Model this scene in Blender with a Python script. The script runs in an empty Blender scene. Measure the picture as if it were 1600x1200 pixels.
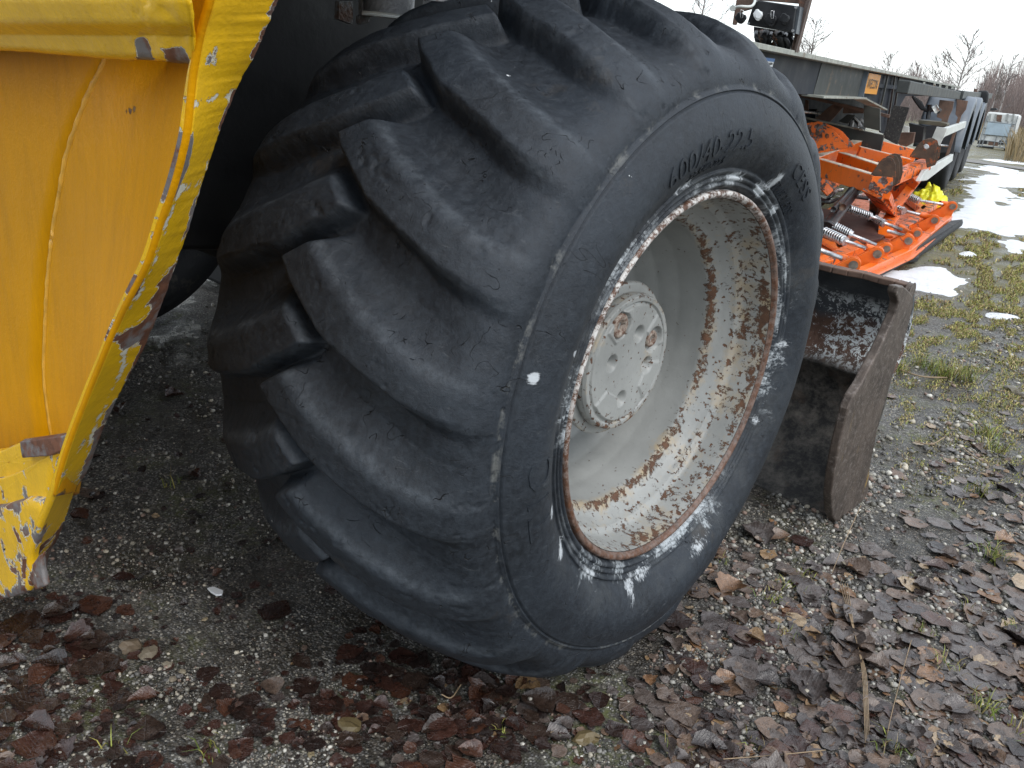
import bpy, math, random
import numpy as np
import bmesh
from mathutils import Vector, Matrix, noise as mnoise
random.seed(7); RNG = np.random.default_rng(7)
C = bpy.context.scene.collection
SC = bpy.context.scene
# ------------------------------------------------------------------ camera
CAM = np.array([0.6069001, -1.15981865, 1.0363509])
FW = np.array([-0.59214163, 0.71987402, -0.36214594])
RT = np.array([0.74355719, 0.66133129, 0.0988111])
UP = np.array([0.31062999 * -1, 0.21076605, 0.92686929])
FPX = 1350.38
cd = bpy.data.cameras.new('camera'); cam = bpy.data.objects.new('camera', cd); C.objects.link(cam)
cd.sensor_fit = 'HORIZONTAL'; cd.sensor_width = 36.0; cd.lens = FPX / 1600 * 36
cd.clip_start = 0.02; cd.clip_end = 2000
cam.matrix_world = Matrix(((RT[0], UP[0], -FW[0], CAM[0]), (RT[1], UP[1], -FW[1], CAM[1]), (RT[2], UP[2], -FW[2], CAM[2]), (0, 0, 0, 1)))
cd.dof.use_dof = False
SC.camera = cam
# ------------------------------------------------------------------ world: white overcast sky over a Nishita sky
w = bpy.data.worlds.new('World'); SC.world = w; w.use_nodes = True
nt = w.node_tree; nt.nodes.clear()
out = nt.nodes.new('ShaderNodeOutputWorld'); add = nt.nodes.new('ShaderNodeAddShader')
b1 = nt.nodes.new('ShaderNodeBackground'); b2 = nt.nodes.new('ShaderNodeBackground')
sky = nt.nodes.new('ShaderNodeTexSky'); sky.sky_type = 'NISHITA'; sky.sun_disc = False
SUN_EL, SUN_AZ = math.radians(50), math.radians(105)
sky.sun_elevation = SUN_EL; sky.sun_rotation = SUN_AZ
nt.links.new(sky.outputs[0], b1.inputs[0]); b1.inputs[1].default_value = 0.05
b2.inputs[0].default_value = (0.90, 0.955, 1.0, 1); b2.inputs[1].default_value = 0.86
nt.links.new(b1.outputs[0], add.inputs[0]); nt.links.new(b2.outputs[0], add.inputs[1]); nt.links.new(add.outputs[0], out.inputs[0])
sd = bpy.data.lights.new('sun', 'SUN'); sun = bpy.data.objects.new('sun', sd); C.objects.link(sun)
sd.energy = 1.1; sd.angle = math.radians(25); sd.color = (1, 0.97, 0.93)
sv = Vector((math.sin(SUN_AZ) * math.cos(SUN_EL), math.cos(SUN_AZ) * math.cos(SUN_EL), math.sin(SUN_EL)))
sun.rotation_euler = sv.to_track_quat('Z', 'Y').to_euler()
vs = SC.view_settings; SC.display_settings.display_device = 'sRGB'
vs.view_transform = 'Standard'; vs.look = 'None'; vs.gamma = 1; vs.use_curve_mapping = False; vs.exposure = 0.58
SC.cycles.max_bounces = 6; SC.cycles.use_denoising = True

# ------------------------------------------------------------------ photo point -> place on a chosen real plane
def ray(q): return FW + RT * (q[0] - 800) / FPX - UP * (q[1] - 600) / FPX
def onp(q, n, d):
    n = np.array(n, float); r = ray(q); return CAM + r * ((d - CAM @ n) / (r @ n))
def G(q, z=0.0): return onp(q, (0, 0, 1), z)
def X_(q, x): return onp(q, (1, 0, 0), x)
def Y_(q, y): return onp(q, (0, 1, 0), y)

# ------------------------------------------------------------------ mesh helpers
def link(name, me, m=None, parent=None, smooth=False):
    o = bpy.data.objects.new(name, me); C.objects.link(o)
    if m is not None: me.materials.append(m)
    if parent is not None: o.parent = parent
    if smooth: me.polygons.foreach_set('use_smooth', [True] * len(me.polygons))
    return o
def tag(o, label=None, cat=None, group=None, kind=None):
    if label: o['label'] = label
    if cat: o['category'] = cat
    if group: o['group'] = group
    if kind: o['kind'] = kind
    return o
def empty(name, loc=(0, 0, 0)):
    o = bpy.data.objects.new(name, None); C.objects.link(o); o.location = loc; o.empty_display_size = .1
    return o
class MB:
    def __init__(s): s.v = []; s.f = []
    def raw(s, v, f):
        b = len(s.v); s.v += [tuple(map(float, p)) for p in v]; s.f += [tuple(i + b for i in q) for q in f]; return s
    def prism(s, pts, ext):                     # polygon pts pushed along ext
        pts = [np.array(p, float) for p in pts]; e = np.array(ext, float); n = len(pts)
        return s.raw(pts + [p + e for p in pts], [tuple(range(n))[::-1], tuple(range(n, 2 * n))] + [(i, (i + 1) % n, n + (i + 1) % n, n + i) for i in range(n)])
    def bar(s, a, b, w_, h_, up=(0, 0, 1)):      # rectangular bar a->b
        a = np.array(a, float); b = np.array(b, float); d = b - a; d /= np.linalg.norm(d)
        u = np.array(up, float); x = np.cross(d, u); x /= np.linalg.norm(x); y = np.cross(x, d)
        q = [a + x * i * w_ / 2 + y * j * h_ / 2 for i, j in ((-1, -1), (1, -1), (1, 1), (-1, 1))]
        return s.prism(q, b - a)
    def tube(s, pts, r, n=8, cap=True):
        pts = [np.array(p, float) for p in pts]; R = r if hasattr(r, '__len__') else [r] * len(pts)
        b = len(s.v); m = len(pts)
        for i, p in enumerate(pts):
            d = pts[min(i + 1, m - 1)] - pts[max(i - 1, 0)]; d = d / (np.linalg.norm(d) + 1e-9)
            u = np.array((0, 0, 1.)) if abs(d[2]) < .9 else np.array((1., 0, 0))
            x = np.cross(d, u); x /= np.linalg.norm(x); y = np.cross(d, x)
            for k in range(n):
                t = 2 * math.pi * k / n; s.v.append(tuple(p + R[i] * (x * math.cos(t) + y * math.sin(t))))
        for i in range(m - 1):
            for k in range(n):
                s.f.append((b + i * n + k, b + i * n + (k + 1) % n, b + (i + 1) * n + (k + 1) % n, b + (i + 1) * n + k))
        if cap: s.f.append(tuple(b + k for k in range(n))); s.f.append(tuple(b + (m - 1) * n + k for k in range(n))[::-1])
        return s
    def disc(s, c, ax, r, h, n=20):
        ax = np.array(ax, float); ax /= np.linalg.norm(ax); c = np.array(c, float)
        return s.tube([c, c + ax * h], r, n)
    def box(s, lo, hi):
        x0, y0, z0 = lo; x1, y1, z1 = hi
        return s.prism([(x0, y0, z0), (x1, y0, z0), (x1, y1, z0), (x0, y1, z0)], (0, 0, z1 - z0))
    def build(s, name, m, parent=None, bevel=0, smooth=False):
        me = bpy.data.meshes.new(name); me.from_pydata(s.v, [], s.f); me.update()
        o = link(name, me, m, parent, smooth)
        if bevel:
            b = o.modifiers.new('bevel', 'BEVEL'); b.width = bevel; b.segments = 2; b.limit_method = 'ANGLE'; b.harden_normals = False
        return o
def grid(name, P, m, parent=None, smooth=True, closed=False, attrs=None):
    n, k = P.shape[:2]
    idx = np.arange(n * k).reshape(n, k)
    if closed: idx = np.concatenate([idx, idx[:1]], 0)
    q = np.stack([idx[:-1, :-1], idx[1:, :-1], idx[1:, 1:], idx[:-1, 1:]], -1).reshape(-1, 4)
    return arr(name, P.reshape(-1, 3), q, m, parent, smooth, attrs)
def arr(name, V, F, m, parent=None, smooth=True, attrs=None):
    me = bpy.data.meshes.new(name); V = np.ascontiguousarray(V, np.float32); F = np.ascontiguousarray(F, np.int32); k = F.shape[1]
    me.vertices.add(len(V)); me.vertices.foreach_set('co', V.ravel())
    me.loops.add(F.size); me.loops.foreach_set('vertex_index', F.ravel())
    me.polygons.add(len(F)); me.polygons.foreach_set('loop_start', np.arange(len(F), dtype=np.int32) * k)
    me.update(calc_edges=True); me.validate()
    if smooth: me.polygons.foreach_set('use_smooth', np.ones(len(F), bool))
    for nme, val in (attrs or {}).items():
        val = np.ascontiguousarray(val, np.float32)
        if nme == 'lc': a = me.attributes.new(nme, 'FLOAT_VECTOR', 'POINT'); a.data.foreach_set('vector', val.ravel())
        elif val.ndim == 1: a = me.attributes.new(nme, 'FLOAT', 'POINT'); a.data.foreach_set('value', val)
        else: a = me.attributes.new(nme, 'FLOAT_COLOR', 'POINT'); a.data.foreach_set('color', np.concatenate([val, np.ones((len(val), 1), np.float32)], 1).ravel())
    return link(name, me, m, parent)
def vnoise(X, Y, seed=0):                        # cheap 2D value noise
    X = np.asarray(X, float); Y = np.asarray(Y, float)
    xi = np.floor(X).astype(int); yi = np.floor(Y).astype(int); fx = X - xi; fy = Y - yi
    fx = fx * fx * (3 - 2 * fx); fy = fy * fy * (3 - 2 * fy)
    def h(a, b):
        v = np.sin(a * 127.1 + b * 311.7 + seed * 74.7) * 43758.5453; return v - np.floor(v)
    return (h(xi, yi) * (1 - fx) + h(xi + 1, yi) * fx) * (1 - fy) + (h(xi, yi + 1) * (1 - fx) + h(xi + 1, yi + 1) * fx) * fy
def fbm(X, Y, seed=0, o=4):
    s = 0; a = .5
    for i in range(o): s = s + a * vnoise(X * 2 ** i, Y * 2 ** i, seed + i * 13); a *= .5
    return s
def sstep(a, b, x): t = np.clip((x - a) / (b - a), 0, 1); return t * t * (3 - 2 * t)

# ------------------------------------------------------------------ material helpers
class N:
    def __init__(s, name):
        s.m = bpy.data.materials.new(name); s.m.use_nodes = True; s.t = s.m.node_tree
        s.b = s.t.nodes['Principled BSDF']; s.tc = s.t.nodes.new('ShaderNodeTexCoord').outputs['Object']
    def inp(s, sock, v):
        if isinstance(v, bpy.types.NodeSocket): s.t.links.new(v, sock)
        elif isinstance(v, (tuple, list)) and sock.type == 'RGBA': sock.default_value = (*v[:3], 1)
        else: sock.default_value = v
    def noise(s, sc, det=4, rough=.6, dist=0, co=None, col=False):
        n = s.t.nodes.new('ShaderNodeTexNoise'); n.inputs['Scale'].default_value = sc; n.inputs['Detail'].default_value = det
        n.inputs['Roughness'].default_value = rough; n.inputs['Distortion'].default_value = dist
        s.t.links.new(co or s.tc, n.inputs['Vector']); return n.outputs['Color' if col else 'Fac']
    def vor(s, sc, feat='F1', out='Distance', co=None, rnd=1):
        n = s.t.nodes.new('ShaderNodeTexVoronoi'); n.feature = feat; n.inputs['Scale'].default_value = sc; n.inputs['Randomness'].default_value = rnd
        s.t.links.new(co or s.tc, n.inputs['Vector']); return n.outputs[out]
    def map(s, scale=(1, 1, 1), rot=(0, 0, 0), co=None):
        n = s.t.nodes.new('ShaderNodeMapping'); n.inputs['Scale'].default_value = scale; n.inputs['Rotation'].default_value = rot
        s.t.links.new(co or s.tc, n.inputs['Vector']); return n.outputs[0]
    def ramp(s, v, a, b):                         # linear step a..b -> 0..1 (also reversed)
        n = s.t.nodes.new('ShaderNodeMapRange'); n.clamp = True; s.inp(n.inputs[0], v)
        n.inputs[1].default_value = a; n.inputs[2].default_value = b; return n.outputs[0]
    def math(s, op, a, b=0.0):
        n = s.t.nodes.new('ShaderNodeMath'); n.operation = op; s.inp(n.inputs[0], a); s.inp(n.inputs[1], b); return n.outputs[0]
    def mix(s, f, a, b):
        n = s.t.nodes.new('ShaderNodeMix'); n.data_type = 'RGBA'; s.inp(n.inputs[0], f); s.inp(n.inputs[6], a); s.inp(n.inputs[7], b); return n.outputs[2]
    def mul(s, a, b):
        n = s.t.nodes.new('ShaderNodeMix'); n.data_type = 'RGBA'; n.blend_type = 'MULTIPLY'; n.inputs[0].default_value = 1; s.inp(n.inputs[6], a); s.inp(n.inputs[7], b); return n.outputs[2]
    def attr(s, name, out='Fac'):
        n = s.t.nodes.new('ShaderNodeAttribute'); n.attribute_name = name; return n.outputs[out]
    def sep(s, co=None):
        n = s.t.nodes.new('ShaderNodeSeparateXYZ'); s.t.links.new(co or s.tc, n.inputs[0]); return n.outputs
    def objrand(s):
        n = s.t.nodes.new('ShaderNodeObjectInfo'); return n.outputs['Random']
    def bump(s, *hs):                             # (height, strength-distance) pairs
        prev = None
        for h, d in hs:
            n = s.t.nodes.new('ShaderNodeBump'); n.inputs['Distance'].default_value = d; n.inputs['Strength'].default_value = 1
            s.inp(n.inputs['Height'], h)
            if prev: s.t.links.new(prev, n.inputs['Normal'])
            prev = n.outputs[0]
        s.t.links.new(prev, s.b.inputs['Normal'])
    def set(s, col=None, rough=None, metal=None, **k):
        if col is not None: s.inp(s.b.inputs['Base Color'], col)
        if rough is not None: s.inp(s.b.inputs['Roughness'], rough)
        if metal is not None: s.inp(s.b.inputs['Metallic'], metal)
        for a, v in k.items(): s.inp(s.b.inputs[a.replace('_', ' ')], v)
        return s.m
def plain(name, col, rough=.5, metal=0, var=.35, sc=12, bump=.0004, dirt=None, dirtc=(.12, .1, .08), dsc=4):
    n = N(name); f = n.ramp(n.noise(sc, 6), .3, .7)
    c = n.mix(f, tuple(x * (1 - var) for x in col), tuple(min(1, x * (1 + var * .6)) for x in col))
    if dirt: c = n.mix(n.ramp(n.noise(dsc, 8, .7), dirt, dirt + .08), c, dirtc)
    n.bump((n.noise(sc * 6, 5), bump)); return n.set(c, n.math('ADD', n.math('MULTIPLY', f, .2), rough - .1), metal)
def chipped(name, paint, under, thr=.6, rough=.35, sc=18, rust=(.09, .035, .018), attr=True, streak=.15, edge=None):
    """paint over primer and bare rusty metal, worn where noise + the mesh's wear value passes a threshold"""
    n = N(name)
    w_ = n.math('ADD', n.noise(sc, 7, .62, .4), n.attr('wear')) if attr else n.noise(sc, 7, .62, .4)
    pf = n.noise(3.1, 5); pc = n.mix(n.ramp(pf, .3, .75), tuple(x * .8 for x in paint), paint)
    st = n.ramp(n.noise(9, 6, .6, .3, n.map((6, 6, .8))), .45, .75)
    pc = n.mix(n.math('MULTIPLY', st, streak), pc, (.10, .055, .02))
    m1 = n.ramp(w_, thr, thr + .012); m2 = n.ramp(w_, thr + .022, thr + .034)
    rc = n.mix(n.ramp(n.noise(60, 6, .7), .35, .65), rust, tuple(x * 2.1 for x in rust))
    rc = n.mix(n.ramp(n.noise(25, 5, .7), .46, .58), rc, (.17, .155, .15))
    if attr: m1 = n.math('MAXIMUM', m1, n.ramp(n.math('ADD', n.noise(45, 7, .75), n.attr('primer')), .74, .76))
    c = n.mix(m2, n.mix(m1, pc, under), rc)
    n.bump((n.math('SUBTRACT', 1, m1), .0012), (n.noise(30, 4), .0016), (n.noise(240, 4), .0003))
    return n.set(c, n.mix(m1, (rough,) * 3, (.62,) * 3), 0)

# ================================================================== MATERIALS
# rubber of the big tyre
n = N('worn_black_rubber')
sx = n.sep(); rad = n.math('SQRT', n.math('ADD', n.math('MULTIPLY', sx[1], sx[1]), n.math('MULTIPLY', sx[2], sx[2])))
ang = n.math('ARCTAN2', sx[2], sx[1])
cmb = n.t.nodes.new('ShaderNodeCombineXYZ'); n.inp(cmb.inputs[0], n.math('MULTIPLY', ang, .5)); n.inp(cmb.inputs[1], rad); n.inp(cmb.inputs[2], sx[0]); pol = cmb.outputs[0]
big = n.ramp(n.noise(5, 6, .6), .3, .7); fine = n.noise(90, 6, .7)
col = n.mix(big, (.0050, .0068, .0098), (.016, .0215, .0295)); col = n.mix(n.math('MULTIPLY', n.ramp(fine, .4, .75), .55), col, (.040, .050, .062))
led = n.math('MULTIPLY', n.attr('lugedge'), n.ramp(n.noise(38, 7, .75), .38, .62)); col = n.mix(n.math('MULTIPLY', led, .55), col, (.085, .098, .112))
scr = n.ramp(n.noise(22, 8, .75, 1.5, n.map((1, 1, 4), (.4, .9, .2))), .60, .72); col = n.mix(n.math('MULTIPLY', scr, .4), col, (.12, .128, .135))
brn = n.ramp(n.noise(4.5, 7, .7), .62, .72); col = n.mix(n.math('MULTIPLY', brn, .35), col, (.085, .065, .042))
# thin cracks: narrow contour bands of stretched noise, only in patches
def crack(nn, sc, co, seed_rot, wid, thr):
    a = nn.noise(sc, 1.2, .5, .15, nn.map((1, 1, 1), seed_rot, co)); d = nn.math('ABSOLUTE', nn.math('SUBTRACT', a, .5))
    band = nn.ramp(d, wid, 0.0); patch = nn.ramp(nn.noise(sc * .45, 5, .65, 0, nn.map((1, 1, 1), (seed_rot[1] + 1, 2, .3), co)), thr, thr + .06)
    return nn.math('MULTIPLY', band, patch)
cr = n.math('MAXIMUM', crack(n, 15, n.map((3.2, 1, 3.2), (0, 0, 0), pol), (.1, .2, .3), .0075, .55), crack(n, 17, n.map((1, 1, 1.6), (.3, .6, 0)), (1.1, .7, .3), .007, .62))
col = n.mix(cr, col, (.003, .003, .003))
# whitish bead lubricant smeared on the sidewall next to the rim
side = n.ramp(sx[0], -.02, 0.0)
near = n.ramp(rad, .372, .312)
sm = n.noise(7, 7, .72, 1.2, n.map((1.2, 1, 1)) ); smf = n.noise(110, 5, .7, .8, n.map((1, .25, 1), (0, 0, 0), pol))
msk = n.ramp(n.math('ADD', n.math('ADD', sm, n.math('MULTIPLY', near, .20)), n.math('MULTIPLY', n.math('SUBTRACT', smf, .5), .5)), .69, .80)
patchy = n.ramp(n.noise(5.5, 3, .6), .44, .56); msk = n.math('MULTIPLY', n.math('MULTIPLY', n.math('MULTIPLY', msk, patchy), n.ramp(near, .02, .35)), side)
hz = n.math('MULTIPLY', n.math('MULTIPLY', n.ramp(n.noise(11, 7, .75, .5), .47, .75), n.ramp(rad, .40, .33)), side); col = n.mix(n.math('MULTIPLY', hz, .30), col, (.17, .175, .165))
col = n.mix(n.math('MULTIPLY', msk, .75), col, (.52, .56, .58))
sml = n.ramp(n.math('ADD', n.math('ADD', n.math('MULTIPLY', n.noise(120, 5, .75, .8, n.map((1, .22, 1), (0, 0, 0), pol)), .7), n.math('MULTIPLY', n.noise(22, 5, .7), .3)), n.attr('smear')), .70, .82); col = n.mix(n.math('MULTIPLY', sml, .85), col, (.55, .58, .60))
rg = n.ramp(n.math('ABSOLUTE', n.math('SUBTRACT', rad, .3225)), .012, .002)   # pale rubbed ridges right at the rim
rgm = n.math('MULTIPLY', n.math('MULTIPLY', rg, side), n.ramp(n.noise(9, 8, .8), .52, .66)); col = n.mix(n.math('MULTIPLY', rgm, .28), col, (.45, .48, .5))
rl = n.ramp(n.math('ABSOLUTE', n.math('SUBTRACT', rad, .447)), .007, .001); rlm = n.math('MULTIPLY', n.math('MULTIPLY', rl, side), n.ramp(n.noise(30, 7, .75), .52, .62)); col = n.mix(n.math('MULTIPLY', rlm, .45), col, (.22, .22, .20))
spk = n.ramp(n.noise(31, 4, .6), .755, .762); col = n.mix(spk, col, (.7, .72, .72))
n.bump((n.noise(13, 5, .6), .0025), (n.noise(60, 7, .75, .2), .0012), (n.noise(230, 5, .8), .0009), (n.math('SUBTRACT', 1, cr), .0028))
RUB = n.set(col, n.math('ADD', .43, n.math('MULTIPLY', fine, .3)), 0, Specular_IOR_Level=.42)

# pale grey wheel paint with rust; wear attribute drives the rust bands
n = N('grey_wheel_paint')
wv = n.attr('wear'); pf = n.noise(52, 9, .80, .3); w_ = n.math('ADD', pf, wv)
base = n.mix(n.ramp(n.noise(6, 5), .3, .7), (.22, .225, .215), (.34, .345, .33))
stain = n.ramp(n.math('ADD', n.noise(14, 8, .75), n.math('MULTIPLY', wv, .9)), .60, .80); base = n.mix(n.math('MULTIPLY', stain, .7), base, (.40, .28, .13))
sp = n.ramp(n.math('ADD', n.noise(105, 4, .6), n.math('MULTIPLY', wv, .5)), .65, .675)
m1 = n.math('MAXIMUM', n.ramp(w_, .668, .685), sp)
rust = n.mix(n.ramp(n.noise(70, 6, .7), .3, .7), (.06, .030, .019), (.145, .070, .036))
n.bump((n.noise(300, 3), .0003), (n.math('SUBTRACT', 1, m1), .0009), (n.noise(40, 4), .0009))
RIM = n.set(n.mix(m1, base, rust), n.mix(m1, (.42,) * 3, (.8,) * 3), 0)
n = N('rusty_rim_edge')
f = n.ramp(n.noise(75, 9, .85), .47, .53); rc = n.mix(n.ramp(n.noise(90, 5), .3, .7), (.05, .024, .014), (.14, .06, .03))
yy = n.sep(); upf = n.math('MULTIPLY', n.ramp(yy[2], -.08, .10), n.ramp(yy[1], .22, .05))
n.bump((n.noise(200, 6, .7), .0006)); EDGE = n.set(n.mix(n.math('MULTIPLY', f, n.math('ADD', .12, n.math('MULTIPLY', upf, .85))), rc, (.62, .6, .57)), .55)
n = N('rusty_bolt'); n.bump((n.noise(150, 6, .7), .0015)); BOLT = n.set(n.mix(n.ramp(n.noise(110, 6, .75), .4, .6), (.10, .04, .02), (.36, .31, .26)), .65)

YEL = chipped('chipped_yellow_paint', (.92, .53, .010), (.66, .62, .50), thr=.63, rough=.24, sc=20)
YELD = chipped('shaded_streaky_yellow_paint', (.76, .335, .001), (.30, .16, .04), thr=.72, rough=.38, sc=16, streak=.16)  # brown streaks; shade and bounced light of the trough deepen the yellow itself
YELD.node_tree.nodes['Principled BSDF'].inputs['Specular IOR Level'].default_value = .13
ORG = chipped('orange_plough_paint', (.88, .165, .012), (.55, .13, .03), thr=.575, rough=.30, sc=15, rust=(.035, .017, .013))
ORGS = chipped('orange_paint_on_clevis', (.84, .155, .012), (.5, .12, .03), thr=.62, rough=.38, sc=22, rust=(.05, .022, .016))
BRN = plain('brown_worn_steel', (.075, .045, .028), .55, .2, .5, 20, .0012, .55, (.30, .07, .015), 14)
BLK = plain('black_machine_paint', (.006, .0065, .0075), .55, 0, .3, 10, .0006)
GRN = plain('grey_machine_steel', (.15, .15, .15), .35, .5, .4, 30, .002, .6, (.10, .05, .03), 12)
STL = plain('bright_spring_steel', (.55, .56, .57), .3, .7, .25, 40, .0002, .62, (.2, .1, .05), 20)
PIN = plain('rusty_pin_end', (.20, .17, .14), .5, .4, .5, 40, .001)
CHR = plain('chrome_rod', (.75, .75, .76), .12, 1, .1)
BPL = plain('black_plastic', (.016, .017, .019), .38, 0, .3)
TRP = plain('dark_blue_grey_trailer_paint', (.013, .017, .026), .62, 0, .35, 5, .0005, .66, (.05, .05, .048), 9)
TRP.node_tree.nodes['Principled BSDF'].inputs['Specular IOR Level'].default_value = .25
TRO = plain('olive_grey_trailer_paint', (.036, .040, .037), .6, 0, .35, 8, .0006, .58, (.11, .08, .05), 10)
TRE = plain('pale_worn_flange_edge', (.30, .31, .27), .6, 0, .4, 20, .0006, .56, (.13, .085, .05), 12)
TRR = plain('rusty_brown_steel', (.13, .080, .058), .75, 0, .5, 14, .0015, .58, (.20, .08, .04), 18)
WHB = plain('white_aluminium_guard', (.58, .60, .57), .42, .1, .2, 12, .0003, .66, (.35, .33, .27), 14)
MUD = plain('grey_plastic_mudguard', (.115, .135, .16), .42, 0, .25, 8, .0004, .62, (.18, .17, .15), 9)
TTY = plain('trailer_tyre_rubber', (.018, .019, .021), .7, 0, .4, 20, .0015, .58, (.06, .055, .045), 12)
WHP = plain('white_plastic', (.75, .77, .78), .4, 0, .1)
STK = plain('orange_sticker', (.80, .33, .02), .45, 0, .15, 30, .0001)
INK = plain('black_print', (.02, .02, .02), .5, 0, .1)
BLU = plain('blue_print', (.03, .16, .45), .5, 0, .1)
TNK = plain('white_tank_plastic', (.58, .59, .57), .5, 0, .3, 5, .001, .60, (.28, .15, .09), 4)
CAG = plain('galvanised_cage', (.26, .28, .29), .45, .4, .3)
PLT = plain('blue_grey_label_plate', (.36, .44, .50), .35, .3, .2, 4)
BAG = plain('yellow_plastic_bag', (.80, .78, .03), .35, 0, .2, 10, .0008)

# bucket steel
n = N('scraped_bucket_steel')
z_ = n.sep()[2]
top = n.mix(n.ramp(n.noise(14, 6), .3, .7), (.035, .042, .050), (.085, .095, .105))
rst = n.mix(n.ramp(n.noise(30, 7, .7), .35, .7), (.055, .028, .018), (.16, .085, .055))
fl = n.math('ADD', n.noise(60, 7, .8, .8), n.math('MULTIPLY', n.noise(5.5, 4), .45))
band = n.math('MULTIPLY', n.ramp(z_, .30, .36), n.ramp(z_, .53, .46))
c = n.mix(n.ramp(n.math('ADD', z_, n.math('MULTIPLY', n.noise(9, 5), .12)), .50, .53), rst, top)
flk = n.math('MULTIPLY', n.ramp(fl, .735, .775), n.ramp(band, .0, .5)); c = n.mix(flk, c, (.72, .76, .77))
low = n.mix(n.ramp(n.noise(22, 8, .75), .42, .72), (.014, .014, .014), (.15, .135, .115)); low = n.mix(n.ramp(n.noise(6, 6, .7), .5, .62), low, (.075, .048, .032))
c = n.mix(n.ramp(n.math('ADD', z_, n.math('MULTIPLY', n.noise(8, 5), .05)), .385, .345), c, low)
n.bump((n.noise(40, 8, .75), .004), (flk, .0008)); BKT = n.set(c, n.math('ADD', .38, n.math('MULTIPLY', n.noise(18, 4), .3)), .15)
n = N('brown_side_plate_steel')
g = n.noise(11, 9, .78, .1, n.map((1, 1, .75), (.5, 0, 0)))
c = n.mix(n.ramp(g, .36, .68), (.040, .030, .024), (.135, .105, .085)); c = n.mix(n.ramp(n.noise(70, 6, .75), .52, .66), c, (.20, .17, .15)); ys = n.math('MULTIPLY', n.ramp(n.noise(16, 6, .7, .2, n.map((1, 1, .22), (.25, 0, 0))), .60, .68), n.ramp(n.sep()[2], .34, .1)); c = n.mix(ys, c, (.38, .24, .06))
n.bump((n.noise(50, 8, .75), .003)); PLTE = n.set(c, .48, .25)

# ground
n = N('wet_gravel_ground')
co = n.tc
v1 = n.vor(210, 'F1', 'Distance'); c1 = n.vor(210, 'F1', 'Color'); v2 = n.vor(95, 'F1', 'Distance'); c2 = n.vor(95, 'F1', 'Color')
def lum(nn, c): s_ = nn.t.nodes.new('ShaderNodeSeparateColor'); nn.inp(s_.inputs[0], c); return s_.outputs[0]
l1 = lum(n, c1); l2 = lum(n, c2)
soil = n.mix(n.ramp(n.noise(9, 8, .7), .3, .7), (.024, .021, .017), (.098, .088, .072))
gr = n.mix(n.ramp(l1, .25, 1), (.035, .035, .035), (.36, .35, .33)); gr = n.mix(n.ramp(l1, .88, .92), gr, (.50, .47, .40))
gm = n.math('MULTIPLY', n.ramp(v1, .62, .38), n.ramp(n.noise(17, 7, .7), .36, .52))
c = n.mix(gm, soil, gr)
g2 = n.mix(n.ramp(l2, .3, 1), (.05, .046, .04), (.24, .22, .19)); gm2 = n.math('MULTIPLY', n.ramp(v2, .45, .3), n.ramp(l2, .60, .64)); c = n.mix(gm2, c, g2)
moss = n.math('MULTIPLY', n.ramp(n.noise(2.3, 8, .72), .50, .60), n.ramp(n.noise(45, 5, .7), .42, .6)); c = n.mix(n.math('MULTIPLY', moss, .8), c, (.10, .11, .028))
far = n.ramp(n.sep()[1], 3.4, 5.0); fm = n.math('MULTIPLY', far, n.ramp(n.noise(3, 8, .75), .36, .55)); c = n.mix(fm, c, n.mix(n.ramp(n.noise(20, 7, .75), .3, .7), (.07, .068, .025), (.22, .19, .08)))
wet = n.ramp(n.noise(3.7, 6, .65), .42, .56); c = n.mul(c, n.mix(wet, (.62, .58, .54), (1.1, 1.1, 1.1)))
n.bump((n.noise(14, 7, .65), .018), (n.ramp(v1, .6, 0), .0026), (n.noise(260, 5, .8), .0016))
GRD = n.set(c, n.math('ADD', .20, n.math('MULTIPLY', wet, .5)), 0)

n = N('pebble_stone')
pc = n.attr('tint', 'Color'); n.bump((n.noise(500, 3), .0004))
PEB = n.set(n.mul(pc, n.mix(n.noise(260, 4), (.75, .75, .75), (1.15, 1.15, 1.15))), .45)
n = N('wet_fallen_leaf')
pc = n.attr('tint', 'Color'); lc = n.attr('lc', 'Vector'); geo = n.t.nodes.new('ShaderNodeNewGeometry').outputs['Position']; bl = n.noise(90, 6, .75, 0, geo); ls = n.sep(lc)
ay = n.math('ABSOLUTE', ls[1]); vph = n.math('FRACT', n.math('MULTIPLY', n.math('SUBTRACT', ls[0], n.math('MULTIPLY', ay, .9)), 9.0)); vs_ = n.ramp(n.math('ABSOLUTE', n.math('SUBTRACT', vph, .5)), .10, .0)
vein = n.math('MAXIMUM', n.ramp(ay, .022, .004), n.math('MULTIPLY', vs_, .6))
n.bump((vein, .0004), (n.noise(150, 5, .75, 0, geo), .0011), (n.noise(45, 4, .6, 0, geo), .004))
LEAF = n.set(n.mul(pc, n.mix(n.ramp(bl, .3, .7), (.45, .42, .4), (1.35, 1.3, 1.25))), n.math('ADD', .10, n.math('MULTIPLY', n.noise(60, 4, .6, 0, geo), .36)), 0, Specular_IOR_Level=.75)
n = N('grass_blade'); pc = n.attr('tint', 'Color'); GRS = n.set(pc, .55)
n = N('old_wet_snow')
sf = n.noise(7, 7, .7); n.bump((n.noise(5, 7, .65), .03), (n.noise(40, 6, .75), .010))
SNW = n.set(n.mix(n.ramp(n.noise(5, 8, .75), .56, .72), n.mix(sf, (.74, .78, .82), (.90, .91, .92)), (.55, .56, .55)), .38, 0)
ROAD = plain('grey_gravel_track', (.20, .19, .175), .8, 0, .4, 5, .004, .56, (.11, .10, .08), 3)
BARK = plain('birch_bark', (.30, .28, .27), .8, 0, .5, 6, .002, .55, (.08, .06, .05), 5)
TWG = plain('bare_twigs', (.20, .17, .16), .85, 0, .35, 3, 0)  # colour lightened to stand in for distance haze
THK = plain('bare_thicket', (.24, .19, .175), .9, 0, .4, .35, 0)  # paler than the stems, haze mixed into the colour
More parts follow.
